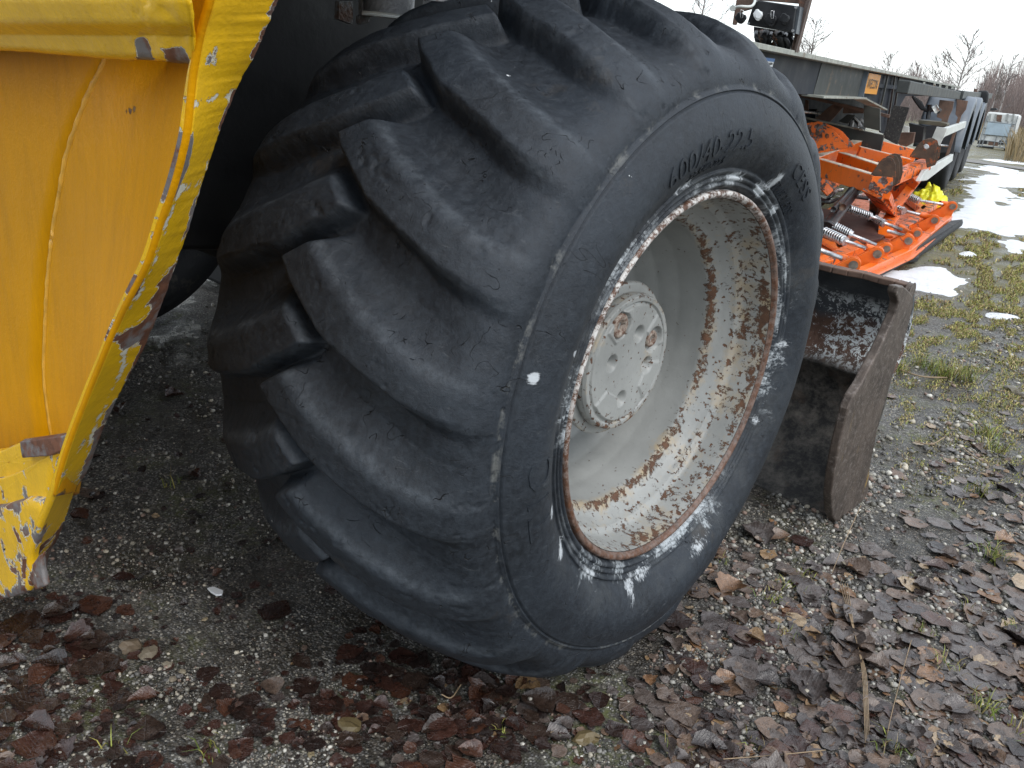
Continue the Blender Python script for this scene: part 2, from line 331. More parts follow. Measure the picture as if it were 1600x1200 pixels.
DRY = plain('dry_grass', (.36, .27, .14), .8, 0, .5, 2, 0)
TWIG = plain('dry_straw_twig', (.28, .20, .12), .6, 0, .4)

# ================================================================== GROUND
def terr(x, y):
    d = np.hypot(x, y)
    return -.022 * np.clip(d - 14, 0, 40) + .010 * (fbm(x * 1.3, y * 1.3, 3, 4) - .47) * np.clip(d / .8, 0, 1) * np.clip((60 - d) / 30, 0, 1)
gx = np.concatenate([-np.geomspace(900, 3.02, 40), np.linspace(-3, 2.2, 210), np.geomspace(2.22, 900, 30)])
gy = np.concatenate([-np.geomspace(300, 1.62, 25), np.linspace(-1.6, 4, 225), np.geomspace(4.02, 1600, 90)])
XX, YY = np.meshgrid(gx, gy, indexing='ij')
g = grid('ground', np.stack([XX, YY, terr(XX, YY)], -1), GRD); tag(g, kind='structure')
# gravel track in the distance
ys = np.linspace(0, 1, 30)
a = G((1470, 249)); b = G((1640, 268)); a2 = G((1470, 240)); b2 = G((1660, 248))
rx = np.linspace(-14, 10, 60); ry = np.linspace(16.0, 17.1, 8)
RX, RY = np.meshgrid(rx, ry, indexing='ij'); RYw = RY + .12 * RX + .12 * (vnoise(RX * .8, RY * 0, 5) - .5)
o = grid('track', np.stack([RX, RYw, terr(RX, RYw) + .012], -1), ROAD); tag(o, kind='structure')
# snow: thick soft-edged sheets where a field of blobs stays above the ground
blobs = [((1458, 438), 84, 30), ((1400, 436), 60, 26), ((1568, 494), 60, 11), ((1590, 386), 24, 13), ((1512, 398), 16, 6), ((1530, 338), 74, 28), ((1580, 352), 66, 30), ((1600, 325), 50, 22), ((1550, 300), 50, 18),
         ((1575, 283), 70, 16), ((1560, 264), 60, 9), ((1620, 280), 60, 22), ((1590, 246), 70, 4.5), ((1650, 360), 40, 25), ((1530, 318), 45, 12), ((1480, 345), 30, 9)]
BL = []
for (cx, cy), rx_, ry_ in blobs:
    c0 = G((cx, cy)); ex = G((cx + rx_, cy + rx_ * .1)) - c0; ey = G((cx, cy - ry_)) - G((cx, cy + ry_)); BL.append((c0[:2], ex[:2], ey[:2] / 2))
sx_ = np.linspace(-8, 3, 300); sy_ = np.concatenate([np.linspace(2.6, 9, 260), np.geomspace(9.03, 30, 150)])
SX, SY = np.meshgrid(sx_, sy_, indexing='ij'); F = np.full(SX.shape, -2.0)
for c0, ex, ey in BL:
    M = np.linalg.inv(np.array([ex, ey]).T); U = M[0, 0] * (SX - c0[0]) + M[0, 1] * (SY - c0[1]); V = M[1, 0] * (SX - c0[0]) + M[1, 1] * (SY - c0[1])
    F = np.maximum(F, 1 - (U * U + V * V) ** .5)
F = F + 1.25 * (fbm(SX * 2.1, SY * 1.4, 11, 5) - .45) + .9 * (fbm(SX * 7, SY * 4.5, 4, 4) - .45)
Z = terr(SX, SY) - .012 + .030 * np.clip(F, -.6, .9)
P = np.stack([SX, SY, Z], -1); n_, k_ = SX.shape; idx = np.arange(n_ * k_).reshape(n_, k_)
q = np.stack([idx[:-1, :-1], idx[1:, :-1], idx[1:, 1:], idx[:-1, 1:]], -1).reshape(-1, 4)
keep = F.ravel()[q].max(1) > -.1; q = q[keep]; used = np.unique(q); rm = np.full(n_ * k_, -1); rm[used] = np.arange(len(used))
o = arr('snow', P.reshape(-1, 3)[used], rm[q], SNW); tag(o, kind='structure')

# ================================================================== THE WHEELED MACHINE
H = .5708
mach = empty('wheeled_machine', (0, 0, 0))
tag(mach, 'heavy machine with chipped yellow paint and black underbody on a huge lugged tyre', 'heavy machine')
hub_c = (0, 0, H)
def lathe(name, prof, m, parent, n=160, loc=hub_c, wear=None, closedprof=False):
    prof = np.array(prof, float); t = np.linspace(0, 2 * np.pi, n, endpoint=False)
    P = np.stack([np.broadcast_to(prof[None, :, 0], (n, len(prof))), -np.cos(t)[:, None] * prof[None, :, 1], np.sin(t)[:, None] * prof[None, :, 1]], -1)
    at = None
    if wear is not None: at = {'wear': np.asarray(wear(prof[None, :, 0] + 0 * t[:, None], prof[None, :, 1] + 0 * t[:, None], t[:, None] + 0 * prof[None, :, 1])).ravel()}
    o = grid(name, P, m, parent, closed=True, attrs=at); o.location = loc; return o
def refine(pr, step):
    out_ = [np.array(pr[0], float)]
    for p in pr[1:]:
        p = np.array(p, float); d = np.linalg.norm(p - out_[-1]); k = max(1, int(d / step)); a0 = out_[-1]
        for i in range(1, k + 1): out_.append(a0 + (p - a0) * i / k)
    return np.array(out_)
def catmull(pts, k=8):
    pts = [np.array(p, float) for p in pts]; pts = [2 * pts[0] - pts[1]] + pts + [2 * pts[-1] - pts[-2]]; o_ = []
    for i in range(1, len(pts) - 2):
        p0, p1, p2, p3 = pts[i - 1:i + 3]
        for t in np.linspace(0, 1, k, endpoint=False):
            o_.append(.5 * (2 * p1 + (p2 - p0) * t + (2 * p0 - 5 * p1 + 4 * p2 - p3) * t * t + (3 * p1 - p0 - 3 * p2 + p3) * t ** 3))
    o_.append(pts[-2]); return np.array(o_)

# --- tyre: carcass + lugs as one moulded surface
XO, XI, RR, RC = .009, -.570, .446, .560
side_pts = [(-.012, .298), (-.002, .3035), (.006, .309), (.0065, .3125), (.004, .3150), (.0075, .3180), (.0085, .3215), (.0055, .3240), (.0095, .3275), (.011, .3315), (.0085, .3345), (.015, .343), (.023, .356), (.029, .372), (.0305, .388), (.028, .404), (.0225, .420), (.0165, .433), (.0145, .437), (.0105, .4395), (.0125, .442), (.010, .4445), (.009, .446)]
sideP = catmull(side_pts, 4)
nt_ = 230; tt = np.linspace(0, np.pi, nt_); ee = 2 / 2.2
s_ = np.sign(np.cos(tt)) * np.abs(np.cos(tt)) ** ee; env_r = RR + (RC - RR) * np.abs(np.sin(tt)) ** ee; env_x = (XO + XI) / 2 + (XO - XI) / 2 * s_
cum = np.concatenate([[0], np.cumsum(np.hypot(np.diff(env_x), np.diff(env_r)))]); tot = cum[-1]
uu = np.linspace(0, tot, nt_); ex_ = np.interp(uu, cum, env_x); er_ = np.interp(uu, cum, env_r)
tx = np.gradient(ex_, uu); tr_ = np.gradient(er_, uu); nx_, nr_ = -tr_ * -1, tx * -1
nl = np.hypot(nx_, nr_); nx_ /= nl; nr_ /= nl
if nr_[nt_ // 2] < 0: nx_, nr_ = -nx_, -nr_
NTH = 1260; th = np.linspace(0, 360, NTH, endpoint=False)
def lugfield(u, th_, off, seed):
    lowu = [0, .05, .09, .13, .18, .22, .26, .30, .33, .36]; lowt = [5.2, 5.9, 7.0, 8.6, 10.6, 12.1, 14.8, 17.4, 20, 24]
    upu = [0, .05, .09, .13, .18, .22, .26, .287, .33]; upt = [10.7, 11.5, 12.9, 14.6, 16.9, 18.9, 21.6, 23.3, 27]
    tl = np.interp(u, lowu, lowt)[None, :]; tu = np.interp(u, upu, upt)[None, :]
    kk = np.floor((th_[:, None] - off - 14 - (tl + tu) / 2 + 7.95 + 14 + 9 - 7.95) / 18)
    t = th_[:, None] - off - kk * 18
    jit = (np.sin(kk * 12.9898 + seed) * 43758.5 % 1 - .5)
    t = t + jit * .5
    wob = .9 * (fbm(u[None, :] * 22 + kk * 3.1, kk * 7.3 + 0 * u[None, :], seed) - .47)
    dl = (t - tl + wob) * .0093; du = (tu - t + wob) * .0093; dt = (.33 - (t - 20) * .0142 - u[None, :])
    sh = sstep(.16, .02, u)[None, :]
    al = .017 + .014 * sh; au = .078 + .010 * sh
    m = sstep(0, 1, dl / al + .72) * sstep(0, 1, np.clip(du / au + .86, 0, 1) ** 1.25) * sstep(0, 1, dt / .030 + .7)
    return m
ux = XO - ex_; m_out = lugfield(np.where(ux < .45, ux, 9), th, 0.0, 1.3); m_in = lugfield(np.where(ex_ - XI < .45, ex_ - XI, 9), th, 8.55, 4.1)
lug = np.maximum(m_out, m_in)
edge_d = np.minimum(uu, tot - uu); hgt = .002 + .037 * sstep(.0, .17, edge_d)
TH2 = th[:, None]; U2 = uu[None, :]
wear_top = .0030 * (fbm(TH2 * .11, U2 * 13, 21, 5) - .47) + .0016 * (fbm(TH2 * .6, U2 * 60, 8, 3) - .43)
chipf = sstep(.66, .78, fbm(TH2 * .45, U2 * 42, 33, 4) + .12 * (1 - np.abs(lug * 2 - 1)))
disp = (lug - 1) * hgt[None, :] + wear_top * sstep(0, .05, edge_d)[None, :] - .0025 * chipf * lug
PX_ = ex_[None, :] + nx_[None, :] * disp; PR_ = er_[None, :] + nr_[None, :] * disp
# sidewalls each side
sideI = np.stack([XI + (XO - sideP[:, 0]), sideP[:, 1]], 1)[::-1]
nS = len(sideP) - 1
sx0 = sideP[:nS, 0][None, :] + .0008 * (fbm(TH2 * .2, sideP[:nS, 1][None, :] * 60, 2) - .47); sr0 = np.broadcast_to(sideP[:nS, 1][None, :], (NTH, nS))
FX = np.concatenate([sx0, PX_, np.broadcast_to(sideI[1:, 0][None, :], (NTH, nS))], 1)
FR = np.concatenate([sr0, PR_, np.broadcast_to(sideI[1:, 1][None, :], (NTH, nS))], 1)
tr2 = np.radians(TH2)
dn = np.clip(-np.sin(tr2), 0, 1) ** 6                       # weight on the tyre: slight bulge at the ground
FRb = FR + .012 * dn * sstep(.40, .50, FR); FXb = FX + .014 * dn * np.sign(FX + .28) * sstep(.33, .42, FR) * sstep(.0, .2, np.abs(FX + .28))
TP = np.stack([FXb, -np.cos(tr2) * FRb, np.maximum(np.sin(tr2) * FRb, -H - .004)], -1)
le = np.zeros(FX.shape); le[:, nS:nS + nt_] = np.exp(-((lug - .80) / .14) ** 2) * sstep(0, .08, edge_d)[None, :]
sm_ = np.zeros(FX.shape); THW = np.broadcast_to(TH2, FX.shape)
def wl(q):
    p_ = X_(q, .022); return math.degrees(math.atan2(p_[2] - H, -p_[1])), math.hypot(p_[1], p_[2] - H)
for q0, ra, rr0, amp in (((835, 591), 1.1, .008, .5), ((899, 553), .9, .012, .5), ((912, 720), .4, .006, .4), ((1085, 286), 2.2, .014, .36), ((1068, 300), 1.6, .010, .34), ((1160, 280), 7, .013, .34), ((1200, 300), 4, .016, .36), ((1218, 282), 1.8, .016, .38), ((1222, 330), 3, .012, .34), ((880, 860), 2.5, .018, .36), ((865, 800), 2.2, .012, .30), ((985, 925), 2.5, .03, .25), ((1010, 900), 7, .018, .30), ((930, 900), 7, .014, .30), ((1190, 660), 2, .02, .32), ((1230, 540), 2.5, .022, .30), ((1090, 850), 6, .016, .28), ((1205, 560), 8, .012, .24)):
    a_, r_ = wl(q0); da = (THW - a_ + 180) % 360 - 180; sm_ += amp * np.exp(-(da / ra) ** 2 - ((FR - r_) / rr0) ** 2) * (FX > -.1)
tyre = grid('tyre', TP, RUB, mach, closed=True, attrs={'lugedge': le.ravel(), 'smear': np.clip(sm_, 0, .5).ravel()}); tyre.location = hub_c
tyre['label'] = 'huge black tyre with worn diagonal lugs'
def sidewall_x(r): return np.interp(r, sideP[5:, 1], sideP[5:, 0])
def ring_text(body, a0, r0, size, dep=.0016, spread=1.0, parent=tyre):
    cu = bpy.data.curves.new('t', 'FONT'); cu.body = body; cu.size = size; cu.extrude = dep; cu.space_character = spread; cu.resolution_u = 3
    ob = bpy.data.objects.new('t', cu); C.objects.link(ob); dg = bpy.context.evaluated_depsgraph_get()
    me = bpy.data.meshes.new_from_object(ob.evaluated_get(dg)); bpy.data.objects.remove(ob)
    bm = bmesh.new(); bm.from_mesh(me); bmesh.ops.triangulate(bm, faces=bm.faces[:])
    for ax_, lim in ((Vector((0, 1, 0)), size), (Vector((1, 0, 0)), size * 12)):
        k_ = .003 if ax_.y else .005
        lo_ = min(v.co.dot(ax_) for v in bm.verts); hi_ = max(v.co.dot(ax_) for v in bm.verts); c_ = lo_ + k_
        while c_ < hi_:
            bmesh.ops.bisect_plane(bm, geom=bm.verts[:] + bm.edges[:] + bm.faces[:], plane_co=ax_ * c_, plane_no=ax_); c_ += k_
    bm.to_mesh(me); bm.free()
    n0 = len(me.vertices); co = np.zeros(n0 * 3, np.float32); me.vertices.foreach_get('co', co); co = co.reshape(-1, 3)
    r = r0 + co[:, 1]; a = math.radians(a0) + co[:, 0] / r0; x = sidewall_x(r) + co[:, 2] + .0009
    v = np.stack([x, -np.cos(a) * r, np.sin(a) * r], 1).astype(np.float32); me.vertices.foreach_set('co', v.ravel()); me.update()
    return link('lettering', me, RUB, parent)
ring_text('600/40-22.5', 59.5, .364, .042, .0009, 1.05)
ring_text('23.5/40-22.5', 68.5, .345, .018, .0011, 1.0)
ring_text('TUBELESS', 116.5, .335, .020, .0010, 1.05)
ring_text('CESS', 118, .367, .036, .0011, 1.2)
ring_text('TIC', -18.5, .363, .062, .0009, 1.25)
ring_text('TRACTION', 232, .365, .036, .0010, 1.2)
ring_text('STEEL', 284, .363, .036, .0010, 1.2)

# --- rim
rimp = refine([(-.014, .3005), (-.004, .3025), (.0035, .3005), (.0050, .2965), (.0030, .2925), (-.003, .2895)], .002)
lathe('rim_edge', rimp, EDGE, mach, 220)
band = refine([(-.0035, .2888), (-.018, .2865), (-.040, .2845), (-.052, .2825), (-.058, .279), (-.061, .274), (-.064, .2725), (-.070, .2705), (-.084, .262), (-.094, .252), (-.100, .246), (-.106, .2445), (-.125, .243), (-.160, .239), (-.200, .228), (-.235, .207), (-.255, .180), (-.262, .150), (-.264, .10), (-.264, .05)], .004)
def rw(x, r, t):
    w_ = .15 * np.exp(-((x + .010) / .016) ** 2) + .17 * np.exp(-((x + .098) / .010) ** 2) + .10 * np.exp(-((x + .05) / .03) ** 2) + .02
    k = .55 + .45 * np.cos(t - 2.9)        # more rust on the front-facing upper side and along the bottom
    k2 = .35 + .65 * np.clip(-np.sin(t + .2), 0, 1)
    return w_ * np.maximum(k, k2) * (.5 + .9 * fbm(t * 4, x * 12, 9)) - .07 * (x < -.115)
rim = lathe('wheel_rim', band, RIM, mach, 260, wear=rw)
for a in (20, 62, 104, 146, 188, 230, 272, 314):             # gusset ribs behind the hub
    ca, sa = math.cos(math.radians(a)), math.sin(math.radians(a)); d = np.array([0, -ca, sa]); t_ = np.array([0, sa, ca])
    b_ = MB(); p0 = d * .105 + np.array([-.262, 0, 0]); p1 = d * .205 + np.array([-.258, 0, 0])
    b_.prism([p0 - t_ * .005, p1 - t_ * .005, p1 + t_ * .005, p0 + t_ * .005], (.022, 0, 0)); b_.build('rib', RIM, rim, .002)
hubp = refine([(-.262, .128), (-.21, .122), (-.205, .110), (-.150, .108), (-.146, .130), (-.132, .133), (-.128, .131), (-.126, .112), (-.121, .110)], .004)
hub = lathe('hub', hubp, RIM, mach, 120, wear=lambda x, r, t: .03 + .10 * (r > .127) + 0 * t)
# cap face: polar height field with raised panels, pressed-in holes and a chipped rim
nr, na = 110, 300; rr_ = np.linspace(0.0005, .1165, nr); aa = np.linspace(0, 2 * np.pi, na, endpoint=False); A_, R_ = np.meshgrid(aa, rr_, indexing='ij')
yy_ = -np.cos(A_) * R_; zz_ = np.sin(A_) * R_
h = np.zeros_like(R_) - .0035 * sstep(.106, .104, R_) + .0035 * sstep(.1015, .0995, R_)
h -= .006 * sstep(.1135, .1165, R_)
def hole(y, z, r, d, fl=.6):
    q = np.hypot(yy_ - y, zz_ - z); return -d * (1 - sstep(r * fl, r, q))
for (y, z) in ((.019, .048), (-.049, .010), (.058, -.014), (-.006, -.062)): h += hole(y, z, .0165, .016, .25)
for (y, z) in ((-.039, .071), (.066, .030)): h += hole(y, z, .0235, .010, .93)
# raised triangular panels
for am, wd in ((-58, 24), (62, 22), (150, 20), (-150, 22)):
    da = (np.degrees(A_) - am + 180) % 360 - 180; inner = .060 + .000012 * da ** 2 * 1.0
    m = (1 - sstep(wd - 2, wd, np.abs(da))) * sstep(inner - .002, inner, R_) * (1 - sstep(.098, .100, R_)); h += .0030 * m
capP = np.stack([-.1045 + h, yy_, zz_], -1)
cw = .025 + .05 * (fbm(yy_ * 30, zz_ * 30, 4) - .45) + .09 * np.exp(-((R_ - .113) / .0035) ** 2) + .05 * np.exp(-((R_ - .103) / .003) ** 2) + .14 * np.exp(-(((yy_ - .058) ** 2 + (zz_ + .005) ** 2) / .018 ** 2)) + + .0 + .06 * (zz_ < -.088)
cap = grid('hub_cap', capP, RIM, hub, closed=True, attrs={'wear': cw.ravel()})
lathe('hub_cap_edge', refine([(-.111, .1163), (-.118, .1175), (-.124, .1165), (-.126, .108)], .002), RIM, hub, 120, loc=(0, 0, 0), wear=lambda x, r, t: .12 + 0 * t)
def boltmesh(c, r):
    v = []; f = []; n_ = 24; rings = [(r, -.004), (r, .002), (r * .86, .0045), (r * .52, .0045), (r * .46, -.004)]
    for k, (q, hx) in enumerate(rings):
        for i in range(n_):
            a = 2 * math.pi * i / n_; qq = q * (1 - .14 * (i % 4 > 1)) if k >= 3 else q; v.append((c[0] + hx, c[1] + qq * math.cos(a), c[2] + qq * math.sin(a)))
    for k in range(4):
        for i in range(n_): f.append((k * n_ + i, k * n_ + (i + 1) % n_, (k + 1) * n_ + (i + 1) % n_, (k + 1) * n_ + i))
    f.append(tuple(4 * n_ + i for i in range(n_))); return MB().raw(v, f)
boltmesh((-.108, -.039, .071), .0205).build('bolt', BOLT, hub, 0, True); boltmesh((-.110, .066, .030), .0150).build('bolt', BOLT, hub, 0, True)

# --- far wheel on the other side
prf = catmull([(-.10, .27), (0, .29), (.03, .34), (.03, .39), (.0, .44), (-.05, .48), (-.11, .50), (-.25, .505)], 5)
ft = lathe('opposite_tyre', np.stack([prf[:, 0], prf[:, 1]], 1), TTY, mach, 90, loc=(-2.08, .08, .51))
lathe('opposite_rim', [(-.02, .30), (.0, .295), (-.03, .27), (-.08, .2), (-.08, .02)], RIM, mach, 60, loc=(-2.08, .08, .51), wear=lambda x, r, t: 0 * t)

# --- black underbody, and unseen boxes that keep the light out
b_ = MB().prism([(-.80, -.62, 1.7), (-.80, -.62, .70), (-.80, -.40, .645), (-.80, .05, .60), (-.80, .15, .8), (-.80, .15, 1.7)], (-.9, 0, 0)); b_.build('chassis', BLK, mach, .01)
MB().box((-3.0, -1.08, 1.24), (-.22, .45, 1.95)).build('unseen_overhead_body', BLK, mach, .02)  # unseen body overhead, its reach shaped to darken tyre and ground
MB().box((-3.0, .62, .04), (-1.35, 1.25, 1.95)).build('rear_light_blocker', BLK, mach, .02)  # added box, lowered to stop light reaching the ground under the machine
MB().box((-2.75, -1.3, .50), (-2.62, .75, 1.95)).build('far_light_blocker', BLK, mach, .02)  # added box beyond the far wheel, blocks light from the left
MB().tube([(-.3, 0, H), (-2.1, 0, H)], .10, 24).build('axle', BLK, mach, 0, True)
# mounting bracket, rounded casing and small plates above the tyre
px = lambda a, b, x: X_((480 + a / 5, b / 5), x)
MB().prism([px(250, 10, -.70), px(360, 10, -.70), px(355, 190, -.70), px(245, 150, -.70)], (-.012, 0, 0)).build('bracket_plate', GRN, mach)
MB().prism([px(432, -60, -.66), px(520, -60, -.66), px(505, 120, -.66), px(480, 180, -.66), px(415, 195, -.66), px(412, 125, -.66), px(432, 120, -.66)], (-.012, 0, 0)).build('bracket_plate', GRN, mach, .002)
c0 = px(640, 125, -.62); MB().tube([c0, c0 + np.array([0, 0, .30])], .042, 28).build('cylinder_casing', GRN, mach, .003, True)
MB().tube([c0 + np.array([0, 0, .004]), c0 + np.array([0, 0, -.003])], .046, 28).build('casing_rim', WHB, mach, 0, True)
MB().prism([px(742, -40, -.60), px(800, -40, -.60), px(806, 100, -.60), px(745, 130, -.60)], (-.012, 0, 0)).build('bracket_plate', GRN, mach, .002)
MB().prism([px(860, -60, -.2), px(1140, -60, -.2), px(1130, -8, -.2), px(1060, 12, -.2), px(900, -4, -.2)], (-.02, .02, 0)).build('fender_edge', GRN, mach)

# --- yellow side structure (plates on real planes, all several millimetres thick)
def c6(l): return (l[0] / 2.5, l[1] / 2.5)
def c7(l): return (l[0] / 2.5, 480 + l[1] / 2.5)
outer = [c6(l) for l in ((1150, -160), (1085, 0), (1000, 200), (930, 330), (870, 480), (800, 680), (740, 880), (690, 1020), (630, 1190))] + [c7(l) for l in ((560, 160), (480, 310), (400, 480), (340, 640), (290, 720), (240, 870), (190, 970), (178, 1095))]
inner = [c6(l) for l in ((860, -160), (835, 0), (800, 130), (770, 290), (757, 420), (740, 560), (690, 740), (640, 880), (585, 1040))] + [c7(l) for l in ((480, 40), (400, 230), (330, 400), (270, 560), (215, 740), (160, 870), (120, 980), (110, 1110))]
beadl = [c6(l) for l in ((500, -160), (470, 0), (425, 215), (340, 400), (270, 600), (240, 760), (215, 900), (195, 1080))] + [c7(l) for l in ((188, 0), (180, 250), (195, 400), (212, 520), (222, 640), (226, 760))]
def resamp(pl, n, smooth=True):
    pl = catmull(pl, 8) if smooth else np.array(pl, float); d = np.concatenate([[0], np.cumsum(np.linalg.norm(np.diff(pl, axis=0), axis=1))]); t = np.linspace(0, d[-1], n)
    return np.stack([np.interp(t, d, pl[:, k]) for k in range(pl.shape[1])], 1)
NL = 260
O3 = np.array([Y_(q, -.735) for q in resamp(outer, NL)]); I3 = np.array([Y_(q, -.790) for q in resamp(inner, NL)])
O3 += np.stack([.0022 * (fbm(np.arange(NL) * .22, np.arange(NL) * 0., 5) - .47) + .0016 * (vnoise(np.arange(NL) * .9, 0 * np.arange(NL), 3) - .5), 0 * O3[:, 0], .001 * O3[:, 0] * 0], 1)
KW = 26; wgt = np.linspace(0, 1, KW)
S = I3[:, None, :] * (1 - wgt)[None, :, None] + O3[:, None, :] * wgt[None, :, None]
tl = np.linspace(0, 1, NL)[:, None]; wg = wgt[None, :]
nrm = np.array([.5, -.8, .2]); nrm /= np.linalg.norm(nrm)
S = S + nrm * (.0016 * (fbm(tl * 14, wg * 3, 3) - .47) - .006 * np.clip(wg - .86, 0, 1) ** 2 * 50 * .14 - .006 * np.clip(.12 - wg, 0, 1) ** 2 * 70 * .14)[..., None]
we = .24 * sstep(.80, .97, wg) * (.35 + .9 * sstep(.42, .6, vnoise(tl * 16, 0 * tl, 7))) + .13 * sstep(.60, .9, wg) * sstep(.5, .62, vnoise(tl * 9, 0 * tl, 17)) * sstep(.3, .4, tl) + .17 * sstep(.2, .0, wg) * sstep(.22, .3, tl) * sstep(.62, .5, tl) + .28 * np.exp(-((tl - .515) / .05) ** 2 - ((wg - .72) / .35) ** 2) + .26 * np.exp(-((tl - .60) / .03) ** 2 - ((wg - .5) / .35) ** 2) + .22 * sstep(.86, .97, tl) + .14 * np.exp(-((tl - .30) / .05) ** 2 - ((wg - .02) / .2) ** 2) + .10 * np.exp(-((tl - .80) / .05) ** 2) - .045 + .16 * np.exp(-((tl - .40) / .03) ** 2 - ((wg - .9) / .15) ** 2) + .16 * np.exp(-((tl - .70) / .035) ** 2 - ((wg - .9) / .25) ** 2)
we = we + .30 * np.exp(-((tl - .150) / .022) ** 2 - ((wg - .25) / .2) ** 2) + .22 * np.exp(-((tl - .31) / .05) ** 2 - ((wg - .06) / .09) ** 2)
wc = .10 + .55 * np.clip((tl - .55) / .1, 0, 1); pm = .30 * np.exp(-((wg - wc) / .16) ** 2) * sstep(.27, .36, tl) * sstep(.90, .8, tl) * (.6 + .8 * (fbm(tl * 30, wg * 2, 4) - .3)) + .27 * np.exp(-((tl - .22) / .012) ** 2) + .2 * np.exp(-((tl - .355) / .012) ** 2)
fl = grid('yellow_flange', S, YEL, mach, attrs={'wear': we.ravel(), 'primer': pm.ravel()})
md = fl.modifiers.new('thickness', 'SOLIDIFY'); md.thickness = .010; md.offset = 1 if False else -1
fl['label'] = 'bright yellow flange with paint flaked off its edge'
# trough between flange and weld bead, then the flat panel
B3 = np.array([Y_(q, -.665) for q in resamp(beadl, NL)])
KT = 30; k_ = np.linspace(0, 1, KT)
i_crop = resamp(inner[:14], NL); I3c = np.array([Y_(q, -.790) for q in i_crop])
cur = np.sin(k_ * math.pi / 2)                     # quick fall from the flange, flattening towards the bead
Tg = I3c[:, None, :] * (1 - k_)[None, :, None] + B3[:, None, :] * k_[None, :, None]
Tg[..., 1] = -.790 + (.125) * cur[None, :] ** .8
# keep the plates' silhouettes: re-project along x only
tlg = np.linspace(0, 1, NL)[:, None]; Tg[..., 1] += .0014 * (fbm(tlg * 12, k_[None, :] * 9, 8) - .47)
wt = -.02 + .22 * np.exp(-((tlg - .27) / .035) ** 2 - ((k_[None, :] - .06) / .12) ** 2) + .20 * np.exp(-((tlg - .285) / .012) ** 2 - ((k_[None, :] - .68) / .08) ** 2) + .24 * sstep(.95, 1, tlg)
tr = grid('yellow_trough', Tg, YELD, mach, attrs={'wear': wt.ravel()}); tr.modifiers.new('thickness', 'SOLIDIFY').thickness = .006
bp = resamp(beadl, 90); bv = [Y_(q, -.668) for q in bp]; rb = [.0052 + .0012 * math.sin(i * 1.9) * random.random() + .0006 * random.random() for i in range(90)]
MB().tube(bv, rb, 10).build('weld_bead', plain('yellow_weld_bead', (.80, .42, .05), .35, 0, .3, 30, .0006), mach, 0, True)
E3 = np.array([Y_((q[0] - 420, q[1] + 30), -.70) for q in bp]); Bn = np.array(bv) + np.array([0, .004, 0]); kk = np.linspace(0, 1, 30)
Pn = Bn[:, None, :] * (1 - kk)[None, :, None] + E3[:, None, :] * kk[None, :, None]; Pn[..., 1] += .001 * (fbm(np.linspace(0, 6, 90)[:, None], kk[None, :] * 5, 2) - .5)
o = grid('yellow_panel', Pn, YELD, mach, attrs={'wear': np.full(90 * 30, -.06)}); o.modifiers.new('thickness', 'SOLIDIFY').thickness = .006
# top beam: rounded bulging edge, ragged lower lip
xa = np.linspace(-520, 312, 200); 
def beam_low(x): return 75 + 13 * sstep(0, 230, x) + 6 * sstep(230, 310, x) + 1.5 * (vnoise(x * .06, x * 0, 3) - .5)
rows = []; prof_b = [(-40, -.80, 0), (.0, -.815, .25), (.45, -.812, .45), (.62, -.80, .62), (.70, -.785, .80), (.95, -.782, 1.0), (1.0, -.775, 1.0), (1.0, -.66, 1.0)]
for x in xa:
    lo = beam_low(x); ys_ = np.interp(np.linspace(0, 1, 40), np.linspace(0, 1, 7), [-160, -60, 0, 30, 50, lo - 2, lo]); dp = np.interp(np.linspace(0, 1, 40), np.linspace(0, 1, 7), [-.790, -.815, -.818, -.812, -.795, -.786, -.70])
    rows.append([Y_((x + .10 * (yv - 90), yv), d) for yv, d in zip(ys_, dp)])
rows = np.array(rows); XG = xa[:, None]; YG = np.linspace(0, 1, 40)[None, :]
lump = .006 * np.exp(-((XG - 270) / 48) ** 2) * fbm(XG * .06, YG * 9, 6, 4)
rows[..., 1] -= lump + .0012 * (fbm(XG * .03, YG * 6, 2) - .47)
wb = -.10 + .42 * np.exp(-((XG - 232) / 16) ** 4 - ((YG - .80) / .12) ** 4) + .40 * np.exp(-((XG - 285) / 22) ** 4 - ((YG - .83) / .08) ** 4)
o = grid('yellow_beam', rows, YEL, mach, attrs={'wear': wb.ravel()}); o.modifiers.new('thickness', 'SOLIDIFY').thickness = .004
# foot: stepped plates at the bottom, half bare of paint
def slab(name, pts, y, t, wear, m=YEL, bev=.002):
    P2 = [np.array(q, float) for q in pts]; cen = sum(P2) / len(P2)
    loop = resamp(P2 + [P2[0]], 64, False)[:-1]; rings = []
    for f in (1.0, .97, .8, .6, .4, .2, .02): rings.append([Y_(cen + (q - cen) * f, y) for q in loop])
    rings = np.array(rings); rings[0] += np.array([0, .004, 0]); back = rings[0] + np.array([-.004, t * .22, 0])
    A = np.concatenate([back[None], rings], 0).transpose(1, 0, 2)
    A[:, 1:, 1] += .002 * (fbm(A[:, 1:, 0] * 60, A[:, 1:, 2] * 60, 4) - .47)
    return grid(name, A, m, mach, closed=True, attrs={'wear': np.broadcast_to(np.array([.1, .1, .06, 0, 0, 0, 0, 0])[None, :] + wear, A.shape[:2]).ravel()})
slab('foot_plate', [(-120, 712), (0, 705), (30, 692), (104, 680), (100, 712), (60, 726), (60, 760), (-120, 790)], -.776, .03, .0)
slab('foot_plate', [(-120, 745), (0, 748), (34, 736), (94, 700), (80, 772), (60, 826), (-120, 850)], -.782, .03, .03)
slab('foot_plate', [(-120, 800), (0, 792), (40, 780), (74, 784), (60, 828), (48, 868), (50, 905), (44, 926), (0, 938), (-120, 960)], -.793, .035, .085)
slab('weld_lump', [(30, 690), (100, 680), (98, 704), (80, 712), (34, 716)], -.788, .02, .4)
